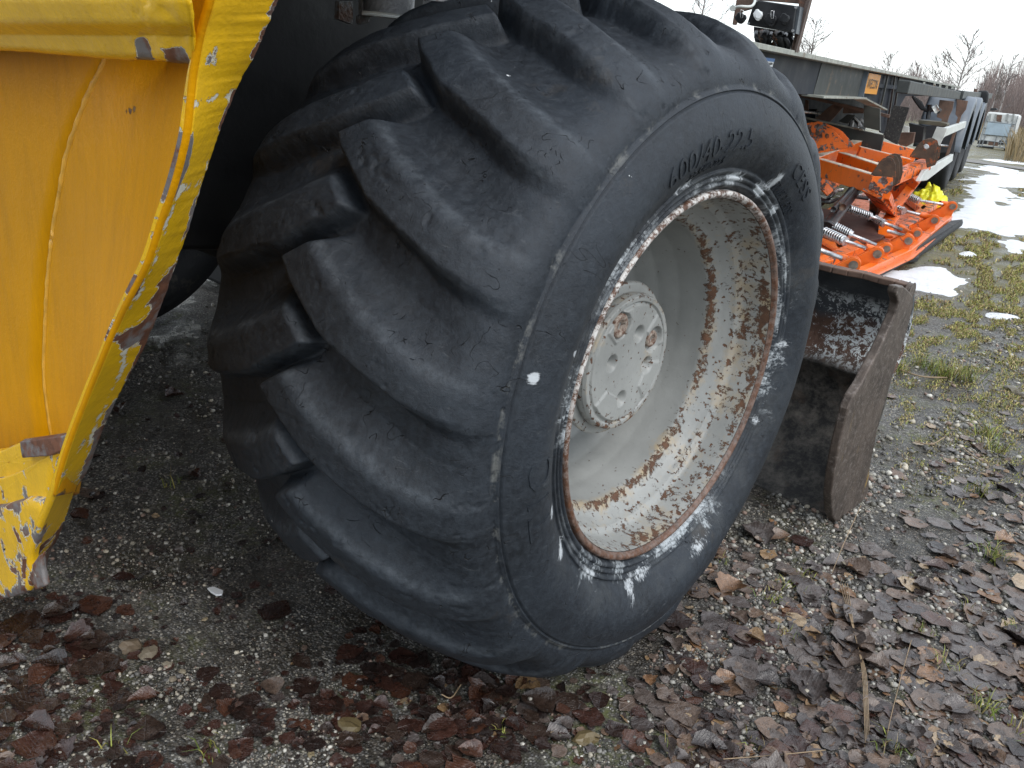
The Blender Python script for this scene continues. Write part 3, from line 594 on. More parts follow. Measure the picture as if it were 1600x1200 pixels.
slab('weld_lump', [(52, 880), (62, 866), (64, 890), (70, 916), (56, 922), (48, 904)], -.800, .02, .3)

# ================================================================== BLADE BUCKET behind the tyre
def c3(l): return (1150 + l[0] / 2.727, 400 + l[1] / 2.727)
bx = .030; buck = empty('steel_bucket', (bx, 1.0, 0)); tag(buck, 'worn dark steel bucket with brown side plate on the gravel behind the big tyre', 'bucket')
sp_px = [(690, 130), (715, 128), (740, 150), (757, 175), (757, 205), (735, 300), (705, 400), (672, 500), (642, 600), (612, 700), (592, 800), (572, 900), (566, 1000), (548, 1042), (500, 1085), (455, 1125), (425, 1134), (410, 1105), (406, 1020), (417, 930), (432, 850), (447, 780), (462, 720), (478, 655), (500, 600), (540, 540), (570, 480), (605, 415), (645, 330), (680, 250), (693, 200), (682, 160)]
loc_b = np.array([bx, 1.0, 0.])
sp = [X_(c3(l), bx) - loc_b for l in sp_px]; zmin = min(p[2] for p in sp)
for p_ in sp: p_[2] = max(p_[2], -.012)
MB().prism(sp, (-.022, 0, 0)).build('side_plate', PLTE, buck, .004)
# shell section (y,z): from top lip curling down to a crease and a lower cutting face
sec = catmull([(.075, .578), (.100, .545), (.128, .50), (.140, .45), (.135, .40), (.112, .355), (.085, .325)], 6); sec2 = catmull([(.085, .325), (.100, .28), (.098, .23), (.078, .17), (.03, .10), (-.045, .03), (-.10, .0)], 6)
secs = np.concatenate([sec[:-1], sec2]); xs_ = np.linspace(-.022, -1.6, 60)
Pb = np.zeros((60, len(secs), 3)); Pb[..., 0] = xs_[:, None]; Pb[..., 1] = secs[None, :, 0]; Pb[..., 2] = secs[None, :, 1]
Pb[..., 1] += .004 * (fbm(xs_[:, None] * 9, secs[None, :, 1] * 12, 6) - .47)
o = grid('shell', Pb, BKT, buck); o.modifiers.new('thickness', 'SOLIDIFY').thickness = .012
lip = [(-.022 - i * .04, .070 + .004 * random.random(), .582 + .004 * random.random()) for i in range(40)]
b_ = MB()
for a, b in zip(lip[:-1], lip[1:]): b_.bar(a, b, .034 + .006 * random.random(), .016)
b_.build('top_lip', TRR, buck, .003)
MB().tube([(-.030, .060, .574), (-.018, .060, .574)], .022, 20).build('lip_boss', PLTE, buck, .003)

exec_marker = 0
# ================================================================== SNOW PLOUGH (orange, lying on the ground)
def c2(l): return (1230 + l[0] / 4.444, 170 + l[1] / 4.444)
plo = empty('snow_plough', tuple(G(c2((700, 1000))))); tag(plo, 'orange snow plough with springs and hydraulic cylinder lying on snowy grass', 'snow plough')
pl0 = np.array(plo.location)
def Q(u, v, z): return G(c2((u, v)), z) - pl0
def wears(o, w_=0.0):
    me = o.data; a = me.attributes.new('wear', 'FLOAT', 'POINT'); a.data.foreach_set('value', np.full(len(me.vertices), w_, np.float32)); return o
ZT = .52
# top frame: hollow ladder of box bars seen from above
def fbar(name, a, b, wd=.06, hg=.09, z=ZT, w_=-.02, z2=None):
    A = Q(*a, z); B = Q(*b, z if z2 is None else z2); o = MB().bar(A - np.array([0, 0, hg / 2]), B - np.array([0, 0, hg / 2]), wd, hg).build(name, ORG, plo, .004); return wears(o, w_)
fbar('frame_beam', (170, 330), (640, 470), .08, .12, .50, -.02, .46)
fbar('frame_beam', (380, 305), (770, 430), .08, .10, .54, -.02, .50)
fbar('frame_beam', (500, 262), (850, 350), .08, .10, .58, -.02, .53)
fbar('frame_beam', (545, 195), (890, 285), .08, .10, .64, -.02, .58)
fbar('frame_beam', (185, 335), (590, 185), .07, .09, .505, -.02, .645)
fbar('frame_beam', (650, 480), (975, 345), .08, .08, .465, .02, .56)
def plate(name, pts, z0, y_th, m, w_=0, parent=plo, bev=.003):
    """upright plate: outline given in the photo, set on the vertical plane through its foot"""
    pass
VN = np.array([.35, -.93, 0]); VN /= np.linalg.norm(VN)      # plates face the camera side
def vplate(name, pts, foot, zf, m, th=.014, w_=0.0, nvec=VN):
    F0 = G(c2(foot), zf); d = F0 @ nvec; P = [onp(c2(q), nvec, d) - pl0 for q in pts]
    o = MB().prism(P, -nvec * th).build(name, m, plo, .002); return wears(o, w_)
ear = [(210, 310), (150, 250), (100, 190), (97, 150), (125, 105), (170, 92), (225, 108), (310, 145), (340, 165), (425, 262), (400, 275)]
vplate('ear_plate', ear, (300, 290), .565, ORG, w_=.03)
vplate('ear_plate', [(q[0] + 45, q[1] - 6) for q in ear], (345, 284), .575, ORG, w_=.03)
vplate('pivot_boss', [(110, 150), (120, 130), (145, 125), (165, 140), (172, 165), (160, 185), (135, 190), (115, 175)], (300, 292), .567, BRN, -.02)
vplate('pivot_boss', [(195, 160), (210, 150), (228, 158), (230, 175), (215, 188), (197, 180)], (300, 292), .567, BRN, -.02)
vplate('pivot_boss', [(262, 180), (275, 170), (292, 178), (292, 198), (275, 208), (263, 196)], (300, 292), .567, BRN, -.02)
lugp = [(580, 455), (600, 430), (640, 370), (665, 345), (700, 335), (735, 345), (752, 385), (755, 470), (735, 540), (700, 560), (680, 500), (640, 480)]
for i, dx in enumerate((48, 28, 0)): vplate('hinge_plate', [(q[0] + dx, q[1] - dx * .55) for q in lugp], (690 + dx, 500 - dx * .5), .455 + dx * .0003, BRN if i else BRN, .012)
lug2 = [(850, 330), (880, 285), (920, 235), (955, 212), (1000, 208), (1030, 225), (1040, 270), (1030, 340), (1000, 400), (970, 410), (960, 350), (900, 340)]
for i, dx in enumerate((28, 14, 0)): vplate('hinge_plate', [(q[0] + dx, q[1] - dx * .3) for q in lug2], (960 + dx, 380 - dx * .3), .545, BRN, .012)
vplate('hinge_bolt', [(945, 255), (960, 243), (980, 250), (984, 268), (968, 280), (950, 272)], (958, 392), .55, STL, -.03)
p1 = Q(1040, 250, .55); MB().tube([p1, p1 + np.array([.10, .05, 0])], .010, 10).build('hinge_pin', STL, plo, 0, True)
vplate('orange_cheek', [(850, 335), (880, 290), (900, 290), (940, 310), (960, 345), (910, 350)], (880, 350), .555, ORG, w_=.06)
vplate('front_cheek', [(560, 560), (690, 592), (730, 560), (735, 480), (640, 470), (590, 468)], (640, 560), .40, ORG, w_=.08)
# struts
def strut(name, pts, m, wd=.05, hg=.018, w_=0): 
    P = [Q(*q) for q in pts]
    for a, b in zip(P[:-1], P[1:]): wears(MB().bar(a, b, wd, hg, (.2, -.8, .6)).build(name, m, plo, .003), w_)
PALE = plain('painted_sky_sheen', (.92, .76, .62), .35, 0, .35, 16, .0005, .60, (.10, .03, .015), 12)  # peach colour stands in for the sky reflected on the beam tops
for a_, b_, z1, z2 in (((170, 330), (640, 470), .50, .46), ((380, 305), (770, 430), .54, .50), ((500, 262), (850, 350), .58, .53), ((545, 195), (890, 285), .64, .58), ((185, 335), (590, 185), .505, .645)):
    A_, B_ = Q(*a_, z1), Q(*b_, z2); MB().bar(A_ + np.array([0, 0, .003]), B_ + np.array([0, 0, .003]), .074, .004).build('sky_sheen_strip', PALE, plo)
strut('strut', [(590, 590, .36), (705, 725, .16)], ORG, .14, .02, .06)
strut('strut', [(690, 600, .36), (735, 715, .17)], ORG, .05, .05, .0)
strut('strut', [(940, 440, .42), (745, 690, .17)], ORG, .06, .05, .0)
strut('strut', [(870, 470, .40), (730, 640, .18)], ORG, .16, .015, .04)
strut('strut', [(770, 690, .17), (690, 800, .12), (680, 890, .07)], ORG, .10, .02, .02)
strut('strut', [(200, 420, .38), (330, 560, .25)], ORG, .16, .02, .1)
strut('strut', [(240, 470, .33), (330, 550, .25)], ORG, .05, .05, .05)
strut('strut', [(600, 640, .25), (590, 780, .08)], BRN, .05, .03)
strut('strut', [(660, 620, .25), (600, 720, .12)], BRN, .09, .02)
# base plates of the mouldboard lying behind the edge
def flat(name, pts, z, th, m, w_=0): return wears(MB().prism([Q(u, v, z) for u, v in pts], (0, 0, th)).build(name, m, plo, .003), w_)
flat('mouldboard', [(60, 880), (220, 740), (520, 600), (830, 610), (1090, 690), (1130, 765), (830, 1000), (470, 1175), (200, 1145)], .02, .025, ORG, .01)
flat('dark_backing', [(190, 700), (560, 760), (700, 880), (640, 920), (400, 960), (190, 880)], .06, .02, plain('dark_red_brown', (.07, .03, .022), .6, 0, .4, 12, .001), 0)
flat('board_rib', [(210, 1085), (470, 965), (530, 1005), (300, 1110), (210, 1130)], .055, .05, ORG, 0)
flat('board_rib', [(760, 850), (980, 670), (1040, 690), (880, 830), (800, 880)], .055, .05, ORG, .08)
flat('board_rib', [(800, 640), (830, 625), (960, 720), (930, 740)], .055, .05, ORG, 0)
flat('board_rib', [(200, 900), (330, 950), (360, 1010), (200, 920)], .055, .02, ORG, 0)
ed = [(455, 1165), (830, 1000), (1120, 762)]
b_ = MB()
for a, b in zip(ed[:-1], ed[1:]): b_.bar(Q(*a, .07), Q(*b, .07), .05, .05)
wears(b_.build('edge_rail', ORG, plo, .004), -.05)
b_ = MB()
for a, b in zip([(480, 1195), (840, 1030)], [(840, 1030), (1130, 790)]): b_.bar(Q(*a, .05), Q(*b, .05), .06, .012)
wears(b_.build('edge_flange', ORG, plo, .002), -.02)
b_ = MB(); b_.prism([Q(560, 1210, .012), Q(840, 1068, .012), Q(905, 1062, .012), Q(905, 1040, .012), Q(1215, 812, .012), Q(1210, 790, .04), Q(1130, 800, .05), Q(830, 1030, .05), Q(480, 1195, .04)], (0, 0, .03)); b_.build('rubber_scraper', TTY, plo, .004)
b_ = MB(); b_.prism([Q(190, 1145, .02), Q(480, 1188, .02), Q(560, 1215, .02), Q(190, 1175, .02)], (0, 0, .03)); b_.build('rubber_scraper', TTY, plo, .004)
# spring assemblies: coil spring, rod and clevis
def coil(a, b, r, turns, wire=.006):
    a = np.array(a); b = np.array(b); d = b - a; L = np.linalg.norm(d); d /= L; x = np.cross(d, (0, 0, 1)); x /= np.linalg.norm(x); y = np.cross(d, x); N_ = turns * 10
    return MB().tube([a + d * L * i / N_ + r * (x * math.cos(2 * math.pi * i / 10) + y * math.sin(2 * math.pi * i / 10)) for i in range(N_ + 1)], wire, 5)
def rod(a, b, r, m, name='rod'): MB().tube([a, b], r, 10).build(name, m, plo, 0, True)
def spring_set(p_s0, p_s1, p_r, turns=9, rr=.026):
    A, B, D = Q(*p_s0), Q(*p_s1), Q(*p_r); coil(A, B, rr, turns).build('spring', STL, plo, 0, True); rod(A, B, .012, BRN); rod(B, D, .011, STL)
    d = (B - A) / np.linalg.norm(B - A); MB().disc(B, d, .026, .018, 14).build('spring_seat', STL, plo, .002)
def clevis(u, v, z, s=1.0, foot=None):
    c = Q(u, v, z); fv = np.array([.75, .62, 0.]); fv /= np.linalg.norm(fv); bk = np.array([-.45, -.25, 0]) * .28 * s
    for k in (-.022, .022):
        off = VN * k; pts = [c + fv * 0 + np.array([0, 0, .034 * s]) + off]
        prof = [(.034, 90), (.034, 45), (.034, 0), (.034, -45)]
        P = [c + off + .036 * s * (np.cos(math.radians(t)) * np.array([-VN[1], VN[0], 0]) + np.sin(math.radians(t)) * np.array([0, 0, 1])) for t in (120, 90, 60, 30, 0, -30, -60)]
        P += [c + off + np.array([-VN[1], VN[0], 0]) * .01 - np.array([0, 0, z - .06]), c + off - np.array([-VN[1], VN[0], 0]) * .16 * s - np.array([0, 0, z - .06])]
        wears(MB().prism(P, VN * .012).build('clevis_plate', ORGS, plo, .002), .0)
    MB().tube([c + VN * .046, c - VN * .046], .021 * s, 14).build('clevis_pin', PIN, plo, .002, False)
clevis(460, 1075, .15, 1.05); clevis(625, 1000, .15, 1.05); clevis(690, 965, .14, .9); clevis(840, 910, .15, 1.05); clevis(900, 860, .14, .95); clevis(1020, 770, .15, 1.05); clevis(1145, 675, .16, 1.1)
spring_set((250, 850, .20), (390, 915, .18), (545, 968, .165), 9); spring_set((320, 815, .23), (430, 870, .2), (620, 945, .165), 8)
spring_set((420, 690, .26), (560, 740, .22), (660, 775, .20), 10, .024); spring_set((835, 605, .22), (905, 635, .20), (1075, 662, .17), 6)
spring_set((600, 755, .20), (660, 790, .18), (800, 840, .16), 5, .02); spring_set((760, 685, .20), (800, 705, .19), (960, 745, .16), 3, .018)
rod(Q(210, 975, .17), Q(400, 1045, .15), .013, STL); rod(Q(700, 850, .15), Q(830, 885, .15), .012, STL)
for a, b in (((540, 960, .165), (640, 990, .15)), ((930, 735, .17), (1010, 760, .16)), ((1060, 655, .17), (1140, 665, .165)), ((385, 1035, .15), (455, 1070, .15)), ((790, 830, .15), (850, 870, .15))):
    wears(MB().tube([Q(*a), Q(*b)], .022, 12).build('rod_end', ORGS, plo, 0, True), .02)
# hydraulic cylinder with hoses
A, B = Q(480, 545, .34), Q(270, 835, .20); MB().tube([A, B], .042, 20).build('hydraulic_cylinder', BPL, plo, 0, True)
MB().tube([A + (B - A) * .98, A + (B - A) * 1.02], .05, 20).build('cylinder_gland', BPL, plo, 0, True)
MB().tube([B, Q(210, 885, .16)], .022, 14).build('piston_rod', CHR, plo, 0, True); MB().tube([Q(450, 560, .36), Q(320, 700, .30)], .018, 12).build('feed_pipe', BPL, plo, 0, True)
MB().tube([Q(345, 665, .31), Q(385, 685, .31)], .022, 10).build('pipe_fitting', BRN, plo, 0, True)
MB().tube(catmull([Q(205, 690, .2), Q(250, 655, .24), Q(300, 610, .3), Q(340, 570, .32), Q(375, 560, .32)], 6), .012, 8).build('hose', BPL, plo, 0, True)
MB().tube([Q(305, 600, .30), Q(345, 568, .33), Q(380, 562, .33)], .013, 8).build('hose_fitting', STL, plo, 0, True)
for dz in (0, .03): MB().tube(catmull([Q(205, 620 + 400 * dz, .25), Q(300, 640 + 300 * dz, .27), Q(420, 610, .26), Q(560, 625, .25)], 6), .011, 8).build('hose', BPL, plo, 0, True)
MB().tube([Q(500, 605, .24), Q(570, 625, .24)], .014, 8).build('hose_fitting', STL, plo, 0, True)
MB().tube(catmull([Q(500, 540, .33), Q(560, 600, .25), Q(600, 690, .18), Q(610, 780, .12)], 5), .01, 8).build('hose', BPL, plo, 0, True)
# crumpled yellow bag behind the plough
bl = G(c2((965, 700))) ; nb = 60; tb = np.linspace(0, math.pi * .5, nb // 2); ab = np.linspace(0, 2 * math.pi, nb, endpoint=False); AB, TB = np.meshgrid(ab, tb, indexing='ij')
fr = .55 + .9 * fbm(AB * 1.4 + 3 * np.cos(AB), TB * 3, 5, 5); spike = np.abs(np.sin(AB * 2.6 + TB * 3)) * .35
R0 = .19 * (fr + spike * .3)
BP = np.stack([R0 * np.cos(AB) * np.cos(TB) * .85, R0 * np.sin(AB) * np.cos(TB) * .7, R0 * np.sin(TB) * .95 + .01], -1)
o = grid('plastic_bag', BP, BAG, None, smooth=False, closed=True); o.location = tuple(bl); tag(o, 'crumpled bright yellow plastic bag lying behind the orange snow plough', 'bag')

# ================================================================== TRAILER
DT = np.array([-.204, .979, 0]); DT /= np.linalg.norm(DT); NT = np.array([DT[1], -DT[0], 0]); OT = np.array([-2.5, 11., 0])
trl = empty('flatbed_trailer', tuple(OT)); tag(trl, 'dark steel flatbed trailer frame with three axles and mudguards parked behind the plough', 'trailer')
def c1(l): return (1120 + l[0] / 3.3333, l[1] / 3.3333)
def L_(q, lat): return onp(c1(q), NT, OT @ NT + lat) - OT        # on a plane along the trailer
def S_(q, s): return onp(c1(q), DT, OT @ DT + s) - OT            # on a plane across the trailer
def W(s, lat, z): return DT * s + NT * lat + np.array([0, 0, z])
def lplate(name, pts, lat, m, th=.012, bev=.002): return MB().prism([L_(q, lat) for q in pts], -NT * th).build(name, m, trl, bev)
def splate(name, pts, s, m, th=.012, bev=.002): return MB().prism([S_(q, s) for q in pts], DT * th).build(name, m, trl, bev)
LA = -.5
lplate('beam_web', [(0, 210), (550, 312), (500, 497), (420, 490), (0, 400)], LA, TRP)
lplate('beam_web', [(552, 313), (772, 358), (732, 507), (502, 498)], LA + .004, TRO)
lplate('beam_web', [(772, 356), (1240, 452), (1240, 500), (985, 500), (925, 600), (880, 700), (852, 690), (852, 566), (730, 507)], LA - .004, TRP)
def flange_line(a, b, lat, wd, th, m, name='flange'):
    A, B = L_(a, lat), L_(b, lat); MB().bar(A, B, wd, th).build(name, m, trl, .002)
flange_line((0, 206), (1240, 452), LA, .16, .022, TRE)
flange_line((500, 500), (735, 508), LA + .03, .12, .012, TRE); flange_line((735, 508), (855, 568), LA + .03, .10, .012, TRE)
splate('stiffener', [(792, 372), (760, 365), (722, 502), (762, 512)], -5.75, plain('light_blue_grey_plate', (.14, .17, .20), .4, 0, .2), .01)
for a, b in (((893, 385), (845, 600)), ((930, 392), (892, 640)), ((952, 396), (915, 640))):
    A, B = L_(a, LA + .02), L_(b, LA + .02); MB().bar(A, B, .05, .012, NT).build('stiffener', TRO, trl)
splate('box_end_plate', [(765, 548), (850, 566), (850, 682), (765, 662)], -5.6, plain('dark_olive_plate', (.042, .042, .034), .5, 0, .3), .04)
# sticker with maker's name
st = [(795, 380), (856, 392), (832, 492), (767, 486)]
P4 = [L_(q, LA + .012) for q in st]; MB().prism(P4, -NT * .002).build('sticker', STK, trl)
def text_quad(body, P4, m, name, off, inset=(.08, .92, .1, .9), parent=trl, ext=.0005, stretch=True):
    cu = bpy.data.curves.new('t', 'FONT'); cu.body = body; cu.size = 1; cu.resolution_u = 2; cu.space_line = .85
    ob = bpy.data.objects.new('t', cu); C.objects.link(ob); dg = bpy.context.evaluated_depsgraph_get(); me = bpy.data.meshes.new_from_object(ob.evaluated_get(dg)); bpy.data.objects.remove(ob)
    co = np.zeros(len(me.vertices) * 3, np.float32); me.vertices.foreach_get('co', co); co = co.reshape(-1, 3); mn, mx = co.min(0), co.max(0)
    u = (co[:, 0] - mn[0]) / (mx[0] - mn[0]); v = (co[:, 1] - mn[1]) / (mx[1] - mn[1]); u = inset[0] + u * (inset[1] - inset[0]); v = inset[2] + v * (inset[3] - inset[2])
    tl, tr, br, bl = [np.array(p) for p in P4]
    P = (tl[None] * (1 - u)[:, None] + tr[None] * u[:, None]) * v[:, None] + (bl[None] * (1 - u)[:, None] + br[None] * u[:, None]) * (1 - v)[:, None] + np.array(off)[None]
    me.vertices.foreach_set('co', P.astype(np.float32).ravel()); me.update(); return link(name, me, m, parent)
text_quad('WECON', P4, INK, 'lettering', NT * .003, (.06, .86, .26, .74))
st2 = [(228, 296), (302, 306), (285, 366), (215, 358)]; P4 = [L_(q, LA + .014) for q in st2]; MB().prism(P4, -NT * .002).build('sticker', WHP, trl)
P5 = [P4[0], P4[1], P4[1] * .72 + P4[2] * .28, P4[0] * .72 + P4[3] * .28]; MB().prism([p + NT * .0005 for p in P5], NT * .001).build('sticker_header', BLU, trl)
MB().prism([p + NT * .001 for p in [L_(q, LA + .014) for q in ((255, 330), (285, 326), (292, 334), (275, 340))]], NT * .001).build('sticker_print', INK, trl)
# front crossbeams, braces underneath
MB().bar(S_((330, 470), -5.1), S_((900, 606), -5.1), .06, .022).build('cross_beam', TRR, trl, .002)
splate('lower_cross_beam', [(330, 596), (430, 610), (765, 682), (870, 705), (850, 800), (330, 760)], -4.9, TRO, .05)
splate('lower_cross_beam_edge', [(330, 588), (430, 602), (765, 675), (765, 683), (430, 612), (330, 598)], -4.93, TRE, .03)
splate('brace', [(600, 545), (665, 550), (590, 635), (510, 618)], -4.85, TRR, .02); splate('brace', [(660, 556), (765, 570), (762, 590), (655, 590)], -4.8, TRR, .03)
splate('brace', [(680, 596), (722, 600), (680, 645), (632, 632)], -4.75, TRO, .02)
splate('hanger', [(462, 518), (478, 525), (476, 580), (450, 580)], -4.88, TRR, .02)
MB().tube([S_((428, 580), -5.0), S_((545, 590), -4.95)], .012, 8).build('air_line', STL, trl, 0, True); MB().tube([S_((425, 580), -5.0), S_((440, 582), -5.0)], .03, 12).build('air_coupling', WHP, trl, 0, True)
MB().tube([S_((460, 598), -4.8), S_((520, 600), -4.8)], .05, 14).build('air_tank', TRP, trl, 0, True)
for k, (u, v) in enumerate(((690, 640), (705, 640), (735, 645))): MB().tube(catmull([S_((u, v + 20), -4.7), S_((u + 12, v - 22), -4.7), S_((u + 35, v - 5), -4.7), S_((u + 50, v + 20), -4.7)], 5), .009, 6).build('air_line', WHP if k else BPL, trl, 0, True)
# dark underside so that no ground shows through the frame
MB().prism([W(-6.6, -1.6, 1.02), W(-6.6, -.52, 1.02), W(2.5, -.35, 1.02), W(2.5, -1.9, 1.02)], (0, 0, .03)).build('deck_plate', TRP, trl)
MB().prism([W(-6.4, -1.5, .25), W(2, -1.5, .25), W(2, -1.5, 1.02), W(-6.4, -1.5, 1.02)], -NT * .05).build('far_chassis_beam', TRP, trl)
# sloping mud flap and green-grey side beam
splate('mud_flap', [(920, 548), (1003, 560), (990, 600), (940, 755), (862, 715)], -4.6, plain('dirty_mud_flap', (.035, .036, .036), .7, 0, .6, 60, .002, .56, (.12, .115, .10), 70), .015)
splate('flap_hinge', [(972, 655), (1003, 660), (1000, 690), (968, 684)], -4.55, WHB, .02)
MB().bar(L_((970, 452), -.12), L_((1270, 500), -.12), .07, .075).build('side_beam', TRO, trl, .006)
MB().bar(L_((1262, 492), -.10), L_((1420, 500), -.06), .08, .08).build('side_beam', plain('dark_green_grey_beam', (.035, .042, .04), .5, 0, .3), trl, .006)
splate('side_beam_end', [(955, 430), (972, 430), (965, 488), (945, 484)], -5.2, TRO, .02)
for k, u in enumerate((1075, 1130, 1160, 1195, 1225)): splate('deck_gusset', [(u, 426 + k * 5), (u + 10, 428 + k * 5), (u + 6, 458 + k * 2), (u - 6, 456 + k * 2)], -4 + k * .8, TRE, .02)
splate('rear_box', [(1362, 472), (1410, 472), (1416, 490), (1412, 535), (1395, 540), (1362, 520)], 1.2, BLK, .12, .02)
splate('reflector_post', [(1340, 462), (1356, 464), (1352, 520), (1332, 516)], .6, TRR, .03)
# rusty hangers
splate('rusty_hanger', [(1160, 520), (1235, 528), (1228, 570), (1210, 605), (1195, 660), (1165, 655), (1172, 620), (1145, 610)], -3.6, TRR, .02)
splate('rusty_hanger', [(1250, 518), (1308, 526), (1298, 570), (1275, 600), (1200, 830), (1185, 826), (1255, 612), (1243, 595)], -2.9, TRR, .02)
splate('axle_cover', [(1050, 625), (1160, 635), (1200, 645), (1195, 660), (1050, 645)], -3.9, plain('olive_shelf', (.10, .09, .06), .6), .3)
splate('suspension_block', [(960, 690), (1030, 690), (1020, 745), (975, 770), (940, 745)], -4.2, TRR, .1); splate('suspension_block', [(1000, 640), (1080, 660), (1070, 745), (1010, 740)], -4.0, BLK, .2)
for k in range(6):
    a = (1020 + k * 8, 500 + k * 6); MB().tube(catmull([S_(a, -3.9), S_((a[0] + 30, a[1] + 45), -3.9), S_((a[0] + 60 + 8 * k, a[1] + 70 - 6 * k), -3.9), S_((1150, 560 + 6 * k), -3.9)], 6), .014, 6).build('air_line', BPL, trl, 0, True)
MB().tube([S_((1130, 575), -3.9), S_((1155, 560), -3.9)], .035, 12).build('air_valve', WHB, trl, 0, True); MB().tube([S_((1100, 620), -3.9), S_((1108, 545), -3.9)], .02, 8).build('air_line', BPL, trl, 0, True)
# front post with socket box
def F_(q, s=-8.3): return S_(q, s)
def fplate(name, pts, s, m, th=.012, parent=trl, bev=.001): return MB().prism([S_(q, s) for q in pts], DT * th).build(name, m, parent, bev)
fplate('front_post', [(432, -60), (500, -60), (412, 272), (384, 268), (418, 130)], -8.25, TRR, .05)
fplate('post_edge', [(478, -60), (500, -60), (412, 272), (400, 270)], -8.27, plain('brown_post_edge', (.085, .06, .05), .6), .02)
fplate('front_post', [(112, -60), (240, -60), (200, 40), (130, 60), (96, 130), (80, 128)], -8.25, TRR, .02)
fplate('post_crosspiece', [(200, -60), (460, -60), (440, 20), (210, 0)], -8.22, TRR, .02)
bxo = fplate('socket_box', [(198, -2), (415, 30), (395, 168), (155, 128)], -8.36, BPL, .08, bev=.004); fplate('box_side', [(417, 30), (436, 34), (412, 176), (397, 170)], -8.34, plain('grey_box_side', (.06, .07, .08), .4), .07)
for (u, v) in ((208, 4), (412, 38), (166, 122), (396, 160)):
    p = S_((u, v), -8.365); MB().disc(p, -DT, .006, .004, 10).build('screw', STL, trl)
def socket(u, v, w_, h_, m, tilt=0):
    P = [S_((u + w_ * a, v + h_ * b), -8.37) for a, b in ((-.45, -.75), (.1, -.8), (.25, -.6), (.9, -.35), (1, .1), (.55, .7), (.1, 1), (-.3, .95), (-.9, .35), (-1, -.1), (-.6, -.5))]
    o = MB().prism(P, -DT * .02).build('socket_cover', m, trl, .003); c = S_((u, v + 4), -8.39); MB().disc(c, -DT, .013, .006, 16).build('cover_boss', m, o); return o
socket(218, 76, 24, 34, WHP); socket(285, 100, 32, 40, BPL); socket(357, 96, 26, 34, BPL)
o = socket(128, 92, 30, 34, BPL)
for (u, v) in ((290, 76), (131, 72)):
    P = [S_(q, -8.40) for q in ((u - 7, v - 20), (u + 8, v - 18), (u + 3, v + 20), (u - 7, v + 22), (u - 9, v), (u - 7, v - 20))]; MB().tube(P, .0016, 6).build('cover_clip', STL, trl, 0, True)
MB().tube(catmull([S_((85, 42), -8.42), S_((120, 34), -8.45), (S_((175, 34), -8.42)), S_((196, 15), -8.38), S_((200, -10), -8.36)], 6), .006, 8).build('cable', WHB, trl, 0, True); MB().disc(S_((85, 44), -8.44), -DT, .013, .01, 14).build('cable_loop', WHB, trl)
fplate('bracket_shelf', [(192, 138), (395, 170), (398, 186), (192, 160)], -8.2, BLK, .06)
for k in range(7):
    u0 = 205 + k * 26; MB().tube(catmull([S_((u0, 165 + k * 2), -8.25), S_((u0 + 14 * math.sin(k * 2), 195), -8.3), S_((u0 + 10 * math.cos(k), 225), -8.27), S_((u0 + 22 * math.sin(k + 1), 262), -8.2)], 5), .010 + .004 * (k % 3), 7).build('hose', (BPL, BRN, BLK)[k % 3], trl, 0, True)
for pts in ([(195, 150), (240, 155), (235, 175), (190, 172)], [(212, 172), (232, 175), (222, 232), (200, 228)], [(250, 180), (272, 182), (262, 240), (240, 236)], [(285, 170), (350, 178), (345, 215), (280, 205)], [(355, 180), (385, 185), (398, 210), (385, 262), (352, 255), (360, 215)], [(300, 215), (345, 215), (325, 250), (290, 245)]):
    fplate('coupling_bracket', pts, -8.2, random.choice((BRN, BLK, TRR)), .05)
MB().tube(catmull([S_((250, 200), -8.3), S_((255, 240), -8.3), S_((285, 258), -8.3), S_((310, 235), -8.3), S_((290, 205), -8.3)], 6), .004, 6).build('cable', BPL, trl, 0, True)
# three wheels with their mudguards
def wheel(s, k):
    cx = W(s, -.02, .49); prof = catmull([(-.36, .44), (-.34, .475), (-.28, .49), (-.18, .493), (-.08, .49), (-.02, .475), (.0, .43), (.005, .36), (-.02, .29)], 4)
    t = np.linspace(0, 2 * np.pi, 60, endpoint=False); P = np.zeros((60, len(prof), 3))
    groove = 1 - .012 * (np.abs(((prof[:, 0] + .18) * 14) % 1 - .5) < .16) * (prof[:, 1] > .47)
    for j, (px_, pr) in enumerate(prof): P[:, j] = cx + NT * px_ + (DT[None] * np.cos(t)[:, None] + np.array([[0, 0, 1]]) * np.sin(t)[:, None]) * pr * groove[j]
    wl = grid('wheel_tyre', P, TTY, trl, closed=True)
    MB().tube([cx + NT * -.05, cx + NT * -.30], .285, 24).build('rim', TRO, trl); 
    # mudguard: arch shell over the wheel with a front apron
    ta = np.linspace(math.radians(176), math.radians(2), 26); M_ = []
    for tq in ta:
        r0, r1 = .575, .60; e = lambda r, lat: W(s, lat, .42) + DT * math.cos(tq) * r * -1 * -1 + np.array([0, 0, 1]) * math.sin(tq) * r
        M_.append([e(.47, .045), e(.575, .045), e(.60, .03), e(.605, -.05), e(.605, -.38), e(.59, -.42)])
    g_ = grid('mudguard', np.array(M_), MUD, trl); g_.modifiers.new('thickness', 'SOLIDIFY').thickness = .008
for k, s in enumerate((-1.35, .05, 1.45)): wheel(s, k)
splate('apron', [(1090, 655), (1150, 650), (1255, 660), (1235, 795), (1075, 795)], -2.15, plain('dark_apron', (.03, .033, .038), .5), .02)
# white side guard bars (box section, cut ends)
def gbar(a, b, z): pass
lplate('side_guard', [(1180, 720), (1195, 668), (1300, 632), (1297, 664), (1190, 712)], .03, WHB, .03, .004); lplate('side_guard', [(1057, 945), (1088, 888), (1233, 803), (1228, 838), (1095, 940)], .03, WHB, .03, .004)
splate('guard_bracket', [(1145, 660), (1200, 668), (1178, 722), (1160, 760), (1120, 720)], -5.35, WHB, .02)

